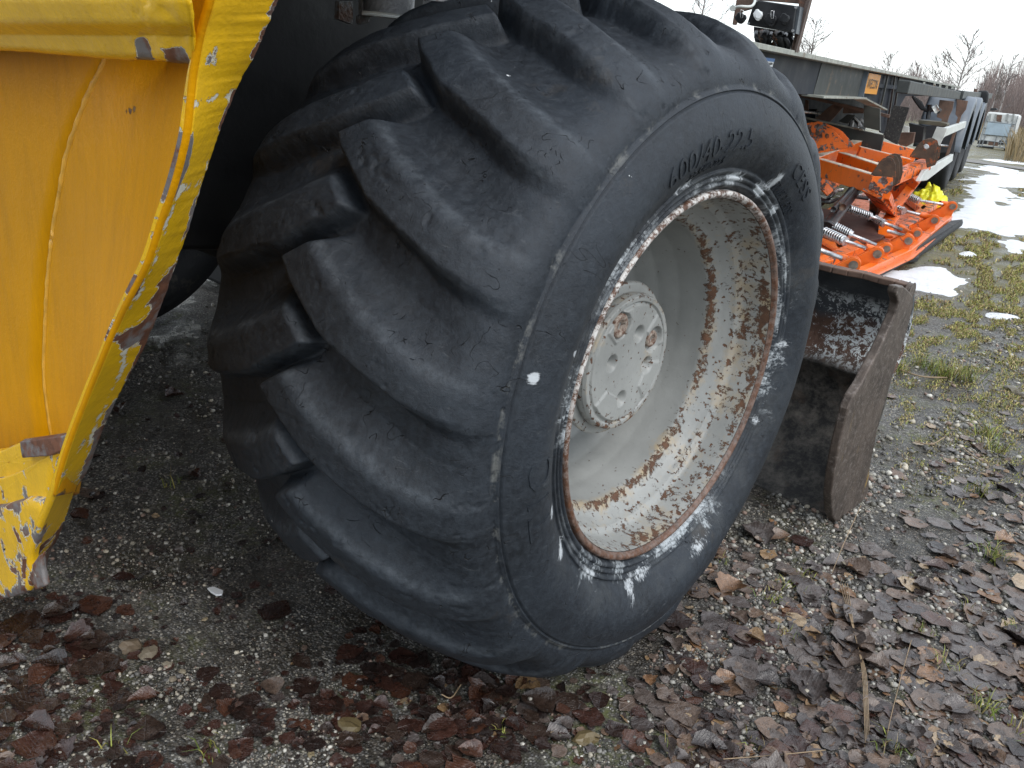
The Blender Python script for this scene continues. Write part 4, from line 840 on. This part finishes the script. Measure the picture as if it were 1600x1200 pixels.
# ================================================================== LIQUID TOTE
def cI(l): return (1500 + l[0] / 9.23, 120 + l[1] / 9.23)
gI = G(cI((470, 1050)), -.30); tI = gI @ np.array([.0, 1, 0]); NI = np.array([.12, -.99, 0]); NI /= np.linalg.norm(NI)
def I_(q, back=0): return onp(cI(q), NI, gI @ NI) - gI
tote = empty('liquid_tote', tuple(gI)); tag(tote, 'white plastic tank in a metal cage beyond the trailer at the right edge', 'liquid tank')
tank = [(402, 505), (815, 548), (838, 575), (722, 1000), (255, 955)]; MB().prism([I_(q) for q in tank], -NI * .95).build('tank', TNK, tote, .04)
for u in (440, 520, 690, 775):
    a_, b_ = I_((u, 535)), I_((u - 22, 640)); MB().bar(a_ + NI * .01, b_ + NI * .01, .05, .02, NI).build('groove_shade_strip', plain('grey_tank_shadow', (.30, .31, .30), .5), tote)  # grey strips drawn as the shade inside the tank's grooves
MB().prism([I_(q) + NI * .03 for q in ((405, 655), (740, 688), (690, 860), (358, 825))], NI * .01).build('label_plate', PLT, tote)
MB().prism([I_(q) + NI * .012 for q in ((535, 545), (610, 552), (590, 655), (525, 640))], NI * .004).build('rust_stain', TRR, tote); MB().prism([I_(q) + NI * .012 for q in ((415, 925), (555, 940), (545, 1000), (405, 985))], NI * .004).build('rust_stain', TRR, tote)
for (u0, v0, u1, v1) in ((385, 640, 810, 690), (345, 735, 790, 780), (330, 830, 770, 870), (305, 910, 745, 965), (240, 985, 710, 1035), (402, 560, 395, 640)):
    MB().tube([I_((u0, v0)) + NI * .02, I_((u1, v1)) + NI * .02], .014, 6).build('cage_bar', CAG, tote)
for u in (385, 430, 600, 690, 760, 835):
    MB().tube([I_((u + 5, 640 if u > 400 and u < 830 else 560)) + NI * .025, I_((u - 118, 1010)) + NI * .025], .013, 6).build('cage_bar', CAG, tote)
for u in (290, 360, 600, 690): MB().prism([I_(q) + NI * .01 for q in ((u - 30, 915), (u + 35, 920), (u + 25, 975), (u - 42, 965))], NI * .008).build('dark_plate', BLK, tote)
MB().prism([I_(q) for q in ((235, 1000), (705, 1045), (695, 1085), (225, 1040))], -NI * .95).build('pallet', BLK, tote)
for u in (345, 560): MB().prism([I_(q) + NI * .02 for q in ((u - 70, 1015), (u + 75, 1035), (u + 70, 1055), (u - 75, 1040))], NI * .01).build('pallet_board', plain('pale_pallet_wood', (.35, .33, .25), .7), tote)
MB().prism([I_(q) - NI * .4 for q in ((415, 450), (500, 450), (508, 480), (405, 490))], -NI * .2).build('lid', BLK, tote, .01)

# ================================================================== TREES AND THICKET
def bare_tree(base, ht, seed, spread=.38, lean=(0, 0), thin=.028, levels=3, nb=16, name='birch_tree', label=None, grp='bare trees beyond the yard'):
    rnd = random.Random(seed); root = empty(name, tuple(base)); tr_ = MB(); tw = MB()
    trunk = [np.array([lean[0] * t * ht + .01 * ht * math.sin(5 * t + seed), lean[1] * t * ht, t * ht]) for t in np.linspace(0, 1, 10)]
    tr_.tube(trunk, [max(.02, .016 * ht * (1 - .86 * t)) for t in np.linspace(0, 1, 10)], 6)
    def br(p, d, L, r, lv):
        pts = [p]; q = p.copy(); dd = d.copy()
        for i in range(4):
            dd = dd + np.array([rnd.gauss(0, .07), rnd.gauss(0, .07), rnd.gauss(.05, .05)]); dd /= np.linalg.norm(dd); q = q + dd * L / 4; pts.append(q.copy())
        tw.tube(pts, [r * (1 - .18 * i) for i in range(5)], 3, False)
        if lv > 0:
            for i in range(rnd.randint(4, 6)):
                k = rnd.randint(1, 4); nd = dd + np.array([rnd.gauss(0, .42), rnd.gauss(0, .42), rnd.gauss(.15, .25)]); nd /= np.linalg.norm(nd); br(pts[k], nd, L * rnd.uniform(.4, .65), max(thin * .42, r * .62), lv - 1)
    for i in range(nb):
        t = .22 + .76 * (i / nb); p = np.array([np.interp(t, np.linspace(0, 1, 10), [q[j] for q in trunk]) for j in range(3)]); a = rnd.uniform(0, 2 * math.pi)
        d = np.array([math.cos(a), math.sin(a), rnd.uniform(.5, 1.1)]); d /= np.linalg.norm(d); br(p, d, ht * spread * (1.08 - t) * rnd.uniform(.7, 1.2) + .12 * ht * .4, thin * .85, levels - 1)
    tr_.build('trunk', BARK, root, 0, True); tw.build('crown', TWG, root); tag(root, label, 'tree', grp); return root
def far(q, dist):
    r = ray(q); s = dist / math.hypot(r[0], r[1]); p = CAM + r * s; return p
def tree_at(qtop, dist, seed, label, **k):
    t = far(qtop, dist); zb = float(terr(np.array(t[0]), np.array(t[1]))); return bare_tree((t[0], t[1], zb), t[2] - zb, seed, label=label, **k)
tree_at((1521, 53), 62, 3, 'tall bare birch with wide crown standing above the rear of the trailer', spread=.42, nb=22, thin=.030)
tree_at((1277, 32), 55, 5, 'bare birch rising above the front beam of the trailer', spread=.40, nb=24, thin=.024)
tree_at((1110, -45), 60, 8, 'bare treetop showing between the big tyre and the socket box', spread=.36, nb=18, thin=.026)
tree_at((1586, 86), 60, 12, 'slim bare birch above the thicket nearest the right edge', spread=.20, nb=18, thin=.026)
tree_at((1545, 108), 66, 13, 'slender pale birch in the thicket left of the tank', spread=.18, nb=14, thin=.026)
tree_at((1395, 84), 70, 14, 'low spreading bare tree above the orange sticker', spread=.46, nb=16, thin=.028)
tree_at((1437, 99), 75, 15, 'small rounded bare tree above the middle of the trailer', spread=.40, nb=16, thin=.028)
tree_at((1462, 112), 80, 16, 'smallest bare tree above the side beam of the trailer', spread=.40, nb=14, thin=.03)
tree_at((1566, 112), 58, 17, 'thin white-trunked birch directly above the tank', spread=.16, nb=12, thin=.024)
# thicket: uncountable upright stems
tv = []; tf = []
def stem(b, h_, lean, r):
    k = len(tv); top = b + np.array([lean[0], lean[1], h_])
    for p, q in ((b, r), (b * .5 + top * .5 + np.array([random.gauss(0, .08), 0, 0]), r * .75), (top, r * .3)):
        for a in (0, 2.09, 4.19): tv.append((p[0] + q * math.cos(a), p[1] + q * math.sin(a), p[2]))
    for j in (0, 3):
        for a in range(3): tf.append((k + j + a, k + j + (a + 1) % 3, k + j + 3 + (a + 1) % 3, k + j + 3 + a))
for i in range(11000):
    u = random.random(); x_px = 1330 + 420 * u ** .8; dist = random.uniform(62, 105)
    hz = far((x_px, 150), dist); b = np.array([hz[0], hz[1], float(terr(np.array(hz[0]), np.array(hz[1])))])
    env = 2.2 + 1.9 * np.clip((x_px - 1440) / 120, 0, 1) + 1.1 * math.sin(x_px * .045) + .9 * math.sin(x_px * .11 + 2)
    h_ = max(.6, env * random.uniform(.45, 1.0) ** 1.0)
    if random.random() < .35: stem(b, h_, (random.gauss(0, .25), random.gauss(0, .2)), random.uniform(.012, .03))
    else:
        bb = b + np.array([0, 0, h_ * random.uniform(.1, .8)]); stem(bb, h_ * random.uniform(.2, .4), (random.gauss(0, .35), random.gauss(0, .2)), random.uniform(.008, .016))
o = arr('thicket', np.array(tv), np.array(tf), THK, smooth=False); tag(o, 'dense brown leafless thicket along the far side of the yard', 'thicket', kind='stuff')
# dense low scrub bank behind the thicket and dry grass
def blades(pos, h, wd, lean, tint, seg=2):
    n_ = len(pos); a = RNG.uniform(0, 2 * np.pi, n_); la = RNG.uniform(0, 2 * np.pi, n_); dx = np.stack([np.cos(a), np.sin(a), 0 * a], 1) * (wd / 2)[:, None]; le = np.stack([np.cos(la), np.sin(la), 0 * la], 1) * (lean * h)[:, None]
    up = np.array([0, 0, 1.])[None] * h[:, None]
    V = np.stack([pos - dx, pos + dx, pos + dx * .7 + le * .35 + up * .6, pos - dx * .7 + le * .35 + up * .6, pos + le + up * np.sqrt(np.clip(1 - lean ** 2 * .5, .1, 1))[:, None]], 1).reshape(-1, 3)
    k = np.arange(n_)[:, None] * 5; T = np.concatenate([k + np.array([[0, 1, 2]]), k + np.array([[0, 2, 3]]), k + np.array([[3, 2, 4]])], 0); return V, T, np.repeat(tint, 5, 0)
def tints(n_, pal, var=.3): c = np.array(pal)[RNG.integers(0, len(pal), n_)]; return c * (1 + var * RNG.uniform(-1, 1, (n_, 1)))
n_ = 9000; dd = RNG.uniform(20, 50, n_); qx = RNG.uniform(1520, 1780, n_); kq = (qx > 1596) | (dd > 38); qx = qx[kq]; dd = dd[kq]; n_ = len(qx); ps = np.array([far((x, 160), d) for x, d in zip(qx, dd)]); ps[:, 2] = terr(ps[:, 0], ps[:, 1])
V, T, c_ = blades(ps, RNG.uniform(.15, .75, n_), RNG.uniform(.015, .04, n_), RNG.uniform(.1, .6, n_), tints(n_, [(.30, .22, .11), (.22, .16, .08), (.15, .12, .06)]))
o = arr('dry_grass', V, T, GRS, smooth=False, attrs={'tint': c_}); tag(o, 'dry straw-coloured grass beyond the track at the right', 'dry grass', kind='stuff')

# ================================================================== GROUND LITTER
def sample_px(n_, wf):
    """random points on the ground, denser where wf(pixel) is larger"""
    o_ = []
    while len(o_) < n_:
        q = RNG.uniform((-60, 230), (1660, 1260), (n_ * 2, 2)); w_ = wf(q[:, 0], q[:, 1]); keep = RNG.uniform(0, 1, len(q)) < w_; o_ += [tuple(v) for v in q[keep]]
    q = np.array(o_[:n_]); r = FW[None] + RT[None] * ((q[:, 0] - 800) / FPX)[:, None] - UP[None] * ((q[:, 1] - 600) / FPX)[:, None]
    t = -CAM[2] / r[:, 2]; P = CAM[None] + r * t[:, None]; P[:, 2] = terr(P[:, 0], P[:, 1]); return P, q
def under_tyre(P): return (P[:, 0] < .0) & (P[:, 0] > -.56) & (np.abs(P[:, 1]) < .14)
# pebbles
ico_v = []; ph = (1 + 5 ** .5) / 2
for a, b in ((-1, ph), (1, ph), (-1, -ph), (1, -ph)): ico_v += [(a, b, 0), (0, a, b), (b, 0, a)]
ico_v = np.array([(-1, ph, 0), (1, ph, 0), (-1, -ph, 0), (1, -ph, 0), (0, -1, ph), (0, 1, ph), (0, -1, -ph), (0, 1, -ph), (ph, 0, -1), (ph, 0, 1), (-ph, 0, -1), (-ph, 0, 1)]) / 1.902
ico_f = np.array([(0, 11, 5), (0, 5, 1), (0, 1, 7), (0, 7, 10), (0, 10, 11), (1, 5, 9), (5, 11, 4), (11, 10, 2), (10, 7, 6), (7, 1, 8), (3, 9, 4), (3, 4, 2), (3, 2, 6), (3, 6, 8), (3, 8, 9), (4, 9, 5), (2, 4, 11), (6, 2, 10), (8, 6, 7), (9, 8, 1)])
STONE_PAL = [(.30, .285, .25), (.20, .19, .17), (.13, .125, .115), (.09, .085, .08), (.22, .20, .16), (.36, .32, .25), (.19, .13, .10), (.42, .40, .35), (.15, .14, .115), (.10, .095, .085), (.06, .057, .05), (.08, .075, .06)]
def pebbles(name, P, s, flat_, pal=STONE_PAL, label=None, sunk=.3):
    n_ = len(P); a = RNG.uniform(0, 2 * np.pi, n_); sc = np.stack([s, s * RNG.uniform(.6, .95, n_), s * flat_], 1); v = ico_v[None] * RNG.uniform(.82, 1.12, (n_, 12, 1)) * sc[:, None, :]
    x = v[..., 0] * np.cos(a)[:, None] - v[..., 1] * np.sin(a)[:, None]; y = v[..., 0] * np.sin(a)[:, None] + v[..., 1] * np.cos(a)[:, None]
    z = v[..., 2] + x * RNG.uniform(-.3, .3, (n_, 1)); V = np.stack([x, y, z], -1) + P[:, None, :] + np.stack([0 * s, 0 * s, s * flat_ * (1 - sunk * 2)], 1)[:, None, :]
    FI_ = (ico_f[None] + (np.arange(n_) * 12)[:, None, None]).reshape(-1, 3); o = arr(name, V.reshape(-1, 3), FI_, PEB, smooth=True, attrs={'tint': np.repeat(tints(n_, pal, .35) * 1.15, 12, 0)})
    return tag(o, label, 'gravel', kind='stuff')
def wf(x, y): 
    near_ = sstep(420, 520, y); d = fbm(x * .012, y * .016, 17, 3)
    return np.clip(near_ * (.12 + 2.6 * (d - .36)), 0.02, 1) * (1 - .62 * sstep(820, 520, x) * sstep(1120, 1000, y)) * (1 + .3 * (x > 1000)) * (1 - .5 * sstep(1000, 700, x) * 0)
P, q = sample_px(62000, wf); P = P[~under_tyre(P)]; dc = np.linalg.norm(P - CAM, axis=1)
s = .0012 + .0034 * RNG.random(len(P)) ** 5 * 1.5; s *= np.clip(dc / 1.5, .8, 2.2) * (1 - .22 * (P[:, 0] < -.15))
pebbles('gravel', P, s, RNG.uniform(.5, .85, len(P)), label='fine grey and tan gravel stones strewn over the wet ground')
# bigger single stones
STONE_LABELS = ['flat tan stone at the bottom in front of the tyre', "tan stone at the bottom edge below the tyre's right half", 'pale tan stone beside the lone upright stalk', 'largest tan stone in the lower left foreground', 'tan stone touching the largest one in the lower left foreground', 'small pale stone right of the pair of tan stones', "tiny orange-tan stone right of the white flake's level", 'small stone at the bottom edge left of the flat tan stone', 'pale stone in the gravel below the bucket', 'grey stone at the foot of the grass right of the bucket', 'reddish pebble in the leaves right of the wheel', 'whitish pebble, upper one of a close pair right of the wheel', 'whitish pebble, lower one of a close pair right of the wheel', "white pebble in gravel nearest the wheel's lower right edge", 'tan pebble, lower one below the tan pair at the left', 'tan pebble, upper one below the tan pair at the left', 'mossy stone at the right edge, left one of two', 'mossy stone at the right edge, right one of two']
st_px = [((548, 1138), .022, (.20, .15, .07)), ((915, 1155), .020, (.23, .17, .08)), ((1316, 882), .012, (.33, .28, .18)), ((205, 1012), .022, (.24, .18, .12)), ((232, 1022), .018, (.30, .25, .18)), ((262, 1040), .010, (.35, .30, .22)), ((320, 968), .006, (.45, .36, .22)), ((486, 1180), .008, (.35, .28, .16)),
         ((1170, 818), .010, (.40, .38, .32)), ((1380, 552), .022, (.32, .30, .26)), ((1262, 946), .006, (.42, .25, .20)), ((1290, 962), .006, (.5, .46, .38)), ((1300, 950), .007, (.45, .42, .36)), ((1232, 872), .008, (.5, .48, .42)), ((270, 1062), .008, (.36, .30, .22)), ((285, 1050), .007, (.4, .34, .24)), ((1582, 610), .03, (.22, .19, .13)), ((1600, 620), .03, (.20, .17, .12))]
import bmesh
for i, (qq, r_, c_) in enumerate(st_px):
    P0 = G(qq); bm = bmesh.new(); bmesh.ops.create_icosphere(bm, subdivisions=2, radius=1)
    for v in bm.verts:
        f_ = 1 + .55 * mnoise.noise(v.co * 1.7 + Vector((i * 7, 0, 0))); v.co = Vector((v.co.x * r_ * f_, v.co.y * r_ * .75 * f_, v.co.z * r_ * .42 * f_))
    me = bpy.data.meshes.new('stone'); bm.to_mesh(me); bm.free(); a_ = me.attributes.new('tint', 'FLOAT_COLOR', 'POINT'); a_.data.foreach_set('color', np.tile(np.array([c_[0] * .6, c_[1] * .6, c_[2] * .6, 1], np.float32), len(me.vertices)))
    o = link('stone', me, PEB, None, False); o.location = (P0[0], P0[1], P0[2] + r_ * .12); o.rotation_euler = (0, 0, i * 1.3)
    tag(o, STONE_LABELS[i], 'stone', 'stones in the wet gravel')
bpy_white = MB().prism([G(qq) - G((336, 928)) for qq in ((324, 925), (334, 923), (349, 929), (347, 935), (338, 936), (330, 931))], (0, 0, .004)).build('paint_chip', WHP, None, .0008); bpy_white.location = tuple(G((336, 928)) + np.array([0, 0, .006])); tag(bpy_white, 'flat white flake on the dark ground between yellow foot and big tyre', 'flake')

# leaves
def leaf_mesh(seed, L=1.0):
    rnd = random.Random(seed); kind = seed % 3; K = 9; Wd = 7; rows = []
    curl = rnd.uniform(.0, .10) + (.5 if seed % 8 == 5 else 0); bend = rnd.uniform(-.10, .10); fold = rnd.uniform(-.05, .07)
    for i in range(K):
        t = i / (K - 1); half = (math.sin(math.pi * t ** .75) ** .8) * (.46 if kind != 1 else .34) * (1 + .16 * math.sin(i * 2.4 + seed) * (kind == 2)); half = max(half, .012)
        row = []
        for j in range(Wd):
            s_ = (j / (Wd - 1) - .5) * 2; edge = 1 + (.17 * rnd.uniform(-1, 1) if abs(s_) == 1 else 0)
            x = (t - .5); y = s_ * half * edge; z = curl * (s_ * s_) * half * 1.2 + bend * x * x * 1.2 + fold * abs(s_) * half * .6 + (.018 * rnd.uniform(-1, 1) + .05 * mnoise.noise(Vector((x * 3, y * 3, seed))))
            row.append((x * L, y * L, z * L))
        rows.append(row)
    return np.array(rows)
LV = [leaf_mesh(i) for i in range(24)]
TF = []
for i in range(8):
    for j in range(6): TF.append((i * 7 + j, (i + 1) * 7 + j, (i + 1) * 7 + j + 1, i * 7 + j + 1))
TF = np.array(TF)
PAL_R = [(.036, .016, .012), (.050, .022, .016), (.026, .014, .011), (.070, .030, .018), (.022, .014, .012), (.040, .026, .020)]
PAL_G = [(.10, .08, .07), (.085, .070, .065), (.12, .088, .070), (.06, .048, .045), (.14, .09, .06)]
PAL_T = [(.26, .17, .09), (.20, .11, .055), (.32, .24, .15)]
NMAT = {}
leaf_meshes = {}
def rot(yaw, tx_, ty_): return (Matrix.Rotation(yaw, 4, 'Z') @ Matrix.Rotation(tx_, 4, 'X') @ Matrix.Rotation(ty_, 4, 'Y'))
def dens(x, y):
    rb = sstep(930, 1090, x) * sstep(800, 930, y) ; rb2 = sstep(1380, 1500, x) * sstep(560, 830, y) * .55
    lb = np.exp(-((x - 740) / 210) ** 2 - ((y - 1100) / 85) ** 2) * .6; ll = sstep(330, 60, x) * sstep(920, 980, y) * .30 + .25 * np.exp(-((x - 450) / 200) ** 2 - ((y - 1140) / 60) ** 2)
    return np.clip(np.maximum.reduce([rb * (.45 + 1.1 * (fbm(x * .01, y * .013, 5, 3) - .35)), rb2 * .8, lb, ll, .012 * sstep(500, 700, y)]), 0, 1)
P, q = sample_px(1250, dens); ok = ~under_tyre(P); P = P[ok]; q = q[ok]; dc = np.linalg.norm(P - CAM, axis=1)
size = RNG.uniform(.019, .050, len(P)) * np.clip(RNG.normal(1, .2, len(P)), .6, 1.5) * np.clip(dc / 1.5, .9, 1.35); app = size / dc; order = np.argsort(-app)
SV = []; SF = []; ST = []; SL = []; cnt = 0
for rank, i in enumerate(order):
    x, y = q[i]; pr = np.clip((1150 - x) / 500, 0, 1) * .85 + .10 + (.25 if y > 1080 else 0)
    u = RNG.random(); kind = 'red' if u < pr else ('tan' if RNG.random() < .09 else 'grey'); pal = {'red': PAL_R, 'grey': PAL_G, 'tan': PAL_T}[kind]
    ci = int(RNG.integers(0, len(pal))); li = int(RNG.integers(0, 24)); M = rot(RNG.uniform(0, 6.28), RNG.normal(0, .055), RNG.normal(0, .055)); zoff = .002 + .005 * RNG.random() + size[i] * .01
    if rank < 300:
        key = (li, kind, ci)
        if key not in leaf_meshes:
            me = bpy.data.meshes.new('leaf'); me.from_pydata([tuple(v) for v in LV[li].reshape(-1, 3)], [], [tuple(map(int, f)) for f in TF]); me.polygons.foreach_set('use_smooth', [True] * len(TF)); me.materials.append(LEAF)
            a_ = me.attributes.new('tint', 'FLOAT_COLOR', 'POINT'); a_.data.foreach_set('color', np.tile(np.array([*pal[ci], 1], np.float32), 63)); a_ = me.attributes.new('lc', 'FLOAT_VECTOR', 'POINT'); a_.data.foreach_set('vector', LV[li].reshape(-1).astype(np.float32)); leaf_meshes[key] = me
        o = bpy.data.objects.new('fallen_leaf', leaf_meshes[key]); C.objects.link(o); o.matrix_world = Matrix.Translation((P[i][0], P[i][1], P[i][2] + zoff)) @ M @ Matrix.Scale(size[i], 4)
        lab = {'red': 'wet dark red-brown fallen leaf pressed on the ground', 'grey': 'wet grey-brown fallen leaf lying flat on the gravel', 'tan': 'curled light brown fallen leaf on the gravel'}[kind]
        x_, y_ = q[i]
        reg = ('beside the right side of the bucket' if x_ > 1180 and y_ < 860 else 'in the carpet right of the big tyre' if x_ > 1250 and y_ < 1030 else 'in the lower right corner' if x_ > 1250 else 'just below the wheel rim side of the tyre' if x_ > 930 else 'in front of the big tyre tread' if x_ > 560 else 'on the dark ground left of the big tyre' if y_ < 1000 else 'in the lower left foreground')
        lab = {'red': 'wet dark red-brown fallen leaf ', 'grey': 'wet grey-brown flat fallen leaf ', 'tan': 'light brown fallen leaf '}[kind] + reg
        tag(o, lab, 'leaf', {'red': 'dark red-brown fallen leaves ', 'grey': 'grey-brown fallen leaves ', 'tan': 'light brown fallen leaves '}[kind] + reg); continue
        tag(o, lab, 'leaf', {'red': 'dark red-brown fallen leaves', 'grey': 'grey-brown fallen leaves', 'tan': 'light brown fallen leaves'}[kind])
    else:
        m3 = np.array(M.to_3x3()); v = LV[li].reshape(-1, 3) @ m3.T * size[i] + P[i] + np.array([0, 0, zoff]); SV.append(v); SF.append(TF + cnt); SL.append(LV[li].reshape(-1, 3)); cnt += 63; ST.append(np.tile(np.array(pal[ci]), (63, 1)))
# leaf crumbs
P, q = sample_px(2600, lambda x, y: np.clip(dens(x, y) + .06 * sstep(480, 600, y), 0, 1))
for i in range(len(P)):
    li = i % 24; x = q[i][0]; pal = PAL_R if RNG.random() < np.clip((1250 - x) / 600, .15, .9) else (PAL_G if RNG.random() < .8 else PAL_T); m3 = np.array(rot(RNG.uniform(0, 6.28), RNG.normal(0, .25), RNG.normal(0, .25)).to_3x3())
    v = LV[li].reshape(-1, 3) @ m3.T * RNG.uniform(.008, .026) + P[i] + np.array([0, 0, .003]); SV.append(v); SF.append(TF + cnt); SL.append(LV[li].reshape(-1, 3)); cnt += 63; ST.append(np.tile(np.array(pal[int(RNG.integers(0, len(pal)))]), (63, 1)))
o = arr('leaf_litter', np.concatenate(SV), np.concatenate(SF), LEAF, attrs={'tint': np.concatenate(ST), 'lc': np.concatenate(SL)}); tag(o, 'small scraps and further leaves of the wet brown leaf litter', 'leaf litter', kind='stuff')

# grass tufts near: each its own thing
TUFT_LABELS = ['tiny bright grass tuft in the lower left foreground near the bottom edge', 'sparse grass sprig at the bottom edge, second from the left corner', 'green tuft above the lone tan stone right of the wheel', 'short tuft in the gravel between bucket foot and dark leaves', "bushy tuft just right of the tyre's lower edge", 'small tuft in the dark leaves below the wheel rim', 'small tuft beside the fan of straw stalks', 'yellow tuft among flat grey leaves right of the straw stalks', 'large yellow-green tuft near the bottom right corner', "widest straw-green tuft at the right edge below the bucket's level", 'two green blades in the leaves at the bottom, below the wheel', 'short tuft at the bottom edge right of the straw stalks', 'thin tuft at the right edge between two larger tufts', "tiny tuft in the gravel right beside the wheel's lower edge", 'tiny tuft in gravel halfway between bucket foot and right edge', 'dense grass clump on gravel right of the bucket, left half', 'dense grass clump on gravel right of the bucket, right half', "green tuft on the gravel right of the bucket's middle", 'straw-yellow tuft behind a fallen leaf at the right', "loose tuft on gravel level with the bucket's foot", 'grass clump touching the upper right side of the bucket', "low green clump a hand's width right of the bucket", "tiny green sprig on the ground under the tyre's lowest point", 'faint tuft in the shade between yellow flange and tyre', "grass tuft hugging the bucket's side plate", "tiny sprig at the bottom edge below the tyre's right half", 'fine tuft among leaves left of the right-hand edge tufts', 'small tuft in the extreme lower right corner']
PG = [(.20, .22, .035), (.14, .19, .03), (.32, .29, .07), (.27, .21, .09), (.10, .14, .03)]
tufts = [((180, 1170), 5, .035), ((330, 1180), 6, .035), ((1228, 812 + 105), 12, .035), ((1255, 900), 9, .03), ((1204, 935), 14, .04), ((1232, 995), 12, .03), ((1445, 990), 10, .035), ((1482, 1045), 16, .04), ((1535, 1110), 26, .05), ((1550, 870), 40, .055), ((1180, 1165), 8, .03), ((1390, 1170), 12, .04), ((1580, 980), 10, .035), ((1130, 880), 5, .025), ((1420, 905), 8, .025), ((1475, 588), 60, .10), ((1508, 594), 60, .10), ((1540, 680), 40, .07), ((1555, 705), 34, .07), ((1530, 770), 24, .05), ((1400, 580), 50, .09), ((1440, 572), 50, .09), ((782, 1145), 7, .025), ((268, 758), 8, .04), ((1345, 545), 40, .07), ((1060, 1180), 6, .03), ((1515, 955), 9, .03), ((1590, 1140), 10, .04)]
for i, (qq, k, h_) in enumerate(tufts):
    P0 = G(qq); pos = np.zeros((k * 2, 3)); pos[:, :2] = RNG.normal(0, .004 + h_ * .22, (k * 2, 2)); n2 = k * 2
    V, T, c_ = blades(pos, RNG.uniform(.35, 1, n2) * h_, RNG.uniform(.0012, .0026, n2) * (1 + 4 * h_), RNG.uniform(.3, 1.3, n2), tints(n2, PG))
    o = arr('grass_tuft', V, T, GRS, smooth=False, attrs={'tint': c_}); o.location = (P0[0], P0[1], float(terr(P0[0:1], P0[1:2])[0]) - .001)
    tag(o, TUFT_LABELS[i], 'grass', 'grass tufts in the gravel')
# mossy grass area further right: uncountable
def wg_(x, y):
    a = np.exp(-((y - 505) / 26) ** 2) * sstep(1405, 1450, x) + np.exp(-((y - 395) / 34) ** 2) * sstep(1440, 1500, x) * .9 + np.exp(-((y - 440) / 40) ** 2) * sstep(1515, 1545, x) * .9 + np.exp(-((y - 292) / 12) ** 2 - ((x - 1500) / 34) ** 2) + .5 * np.exp(-((y - 345) / 8) ** 2 - ((x - 1498) / 20) ** 2) + .4 * np.exp(-((x - 1590) / 14) ** 2 - ((y - 300) / 14) ** 2) + .36 * sstep(820, 540, y) * sstep(1380, 1430, x) * (y > 470)
    return np.clip(a * 3.0 * (fbm(x * .05, y * .09, 9, 4) - .37), 0, 1) * (y > 262)
def snow_at(P):
    i = np.clip(np.searchsorted(sx_, P[:, 0]), 0, len(sx_) - 1); j = np.clip(np.searchsorted(sy_, P[:, 1]), 0, len(sy_) - 1); return F[i, j]
P, q = sample_px(52000, wg_); P = P[snow_at(P) < .22]; n2 = len(P); dc = np.linalg.norm(P - CAM, axis=1); P[:, 2] -= .003
pal = [(.26, .27, .05), (.36, .32, .09), (.18, .21, .04), (.40, .32, .14), (.26, .17, .08), (.12, .10, .05)]
V, T, c_ = blades(P, RNG.uniform(.004, .020, n2) * np.clip(dc / 4, .8, 1.8), .0009 * dc * RNG.uniform(.7, 1.5, n2), RNG.uniform(.4, 1.5, n2), tints(n2, pal))
o = arr('mossy_grass', V, T, GRS, smooth=False, attrs={'tint': c_}); tag(o, 'thin yellow-green grass and moss between the snow patches', 'grass', kind='stuff')
# dead stalks and twigs
def stalk(pts, r, lab): 
    P = [G(qq, z) for qq, z in pts]; b0 = P[0]; o = MB().tube(catmull([p - b0 for p in P], 4), r, 5).build('dry_stalk', TWIG, None, 0, True); o.location = tuple(b0); tag(o, lab, 'stalk', 'dry stalks on the leaves')
STK = ['leftmost', 'second from left', 'third from left', 'rightmost']
for k in range(4): stalk([((1352 + k * 2, 1160 - k * 6), .012), ((1347 + k * 2, 1050), .016), ((1335 + k, 990 + 4 * k), .014), ((1312 + k * 4, 912), .010)], .0009, STK[k] + ' stalk in the fan of four straw stalks on the leaves')
stalk([((1300, 895), .01), ((1318, 850), .05), ((1345, 790), .09)], .0009, 'lone dry stalk standing up beside the tan stone'); stalk([((1290, 1172), .008), ((1210, 1180), .01), ((1130, 1186), .009)], .0009, 'straight dry stalk lying level near the bottom edge')
stalk([((1380, 1180), .01), ((1392, 1120), .01), ((1410, 1050), .012), ((1424, 1000), .012)], .0009, 'curved dry stalk lying among the leaves at lower right'); stalk([((1430, 690), .01), ((1455, 694), .012), ((1476, 683), .014)], .002, 'short pale twig on gravel right of the bucket')
stalk([((1505, 700), .01), ((1520, 712), .012), ((1545, 725), .01)], .002, 'dark short twig on gravel near the right edge'); stalk([((1405, 577), .01), ((1440, 588), .012), ((1480, 590), .012)], .003, 'straw twig lying beside the grass right of the bucket')
stalk([((720, 1040 + 30), .006), ((705, 1060 + 30), .01), ((690, 1055 + 30), .012)], .0012, 'small curled pale stalk below the big tyre')
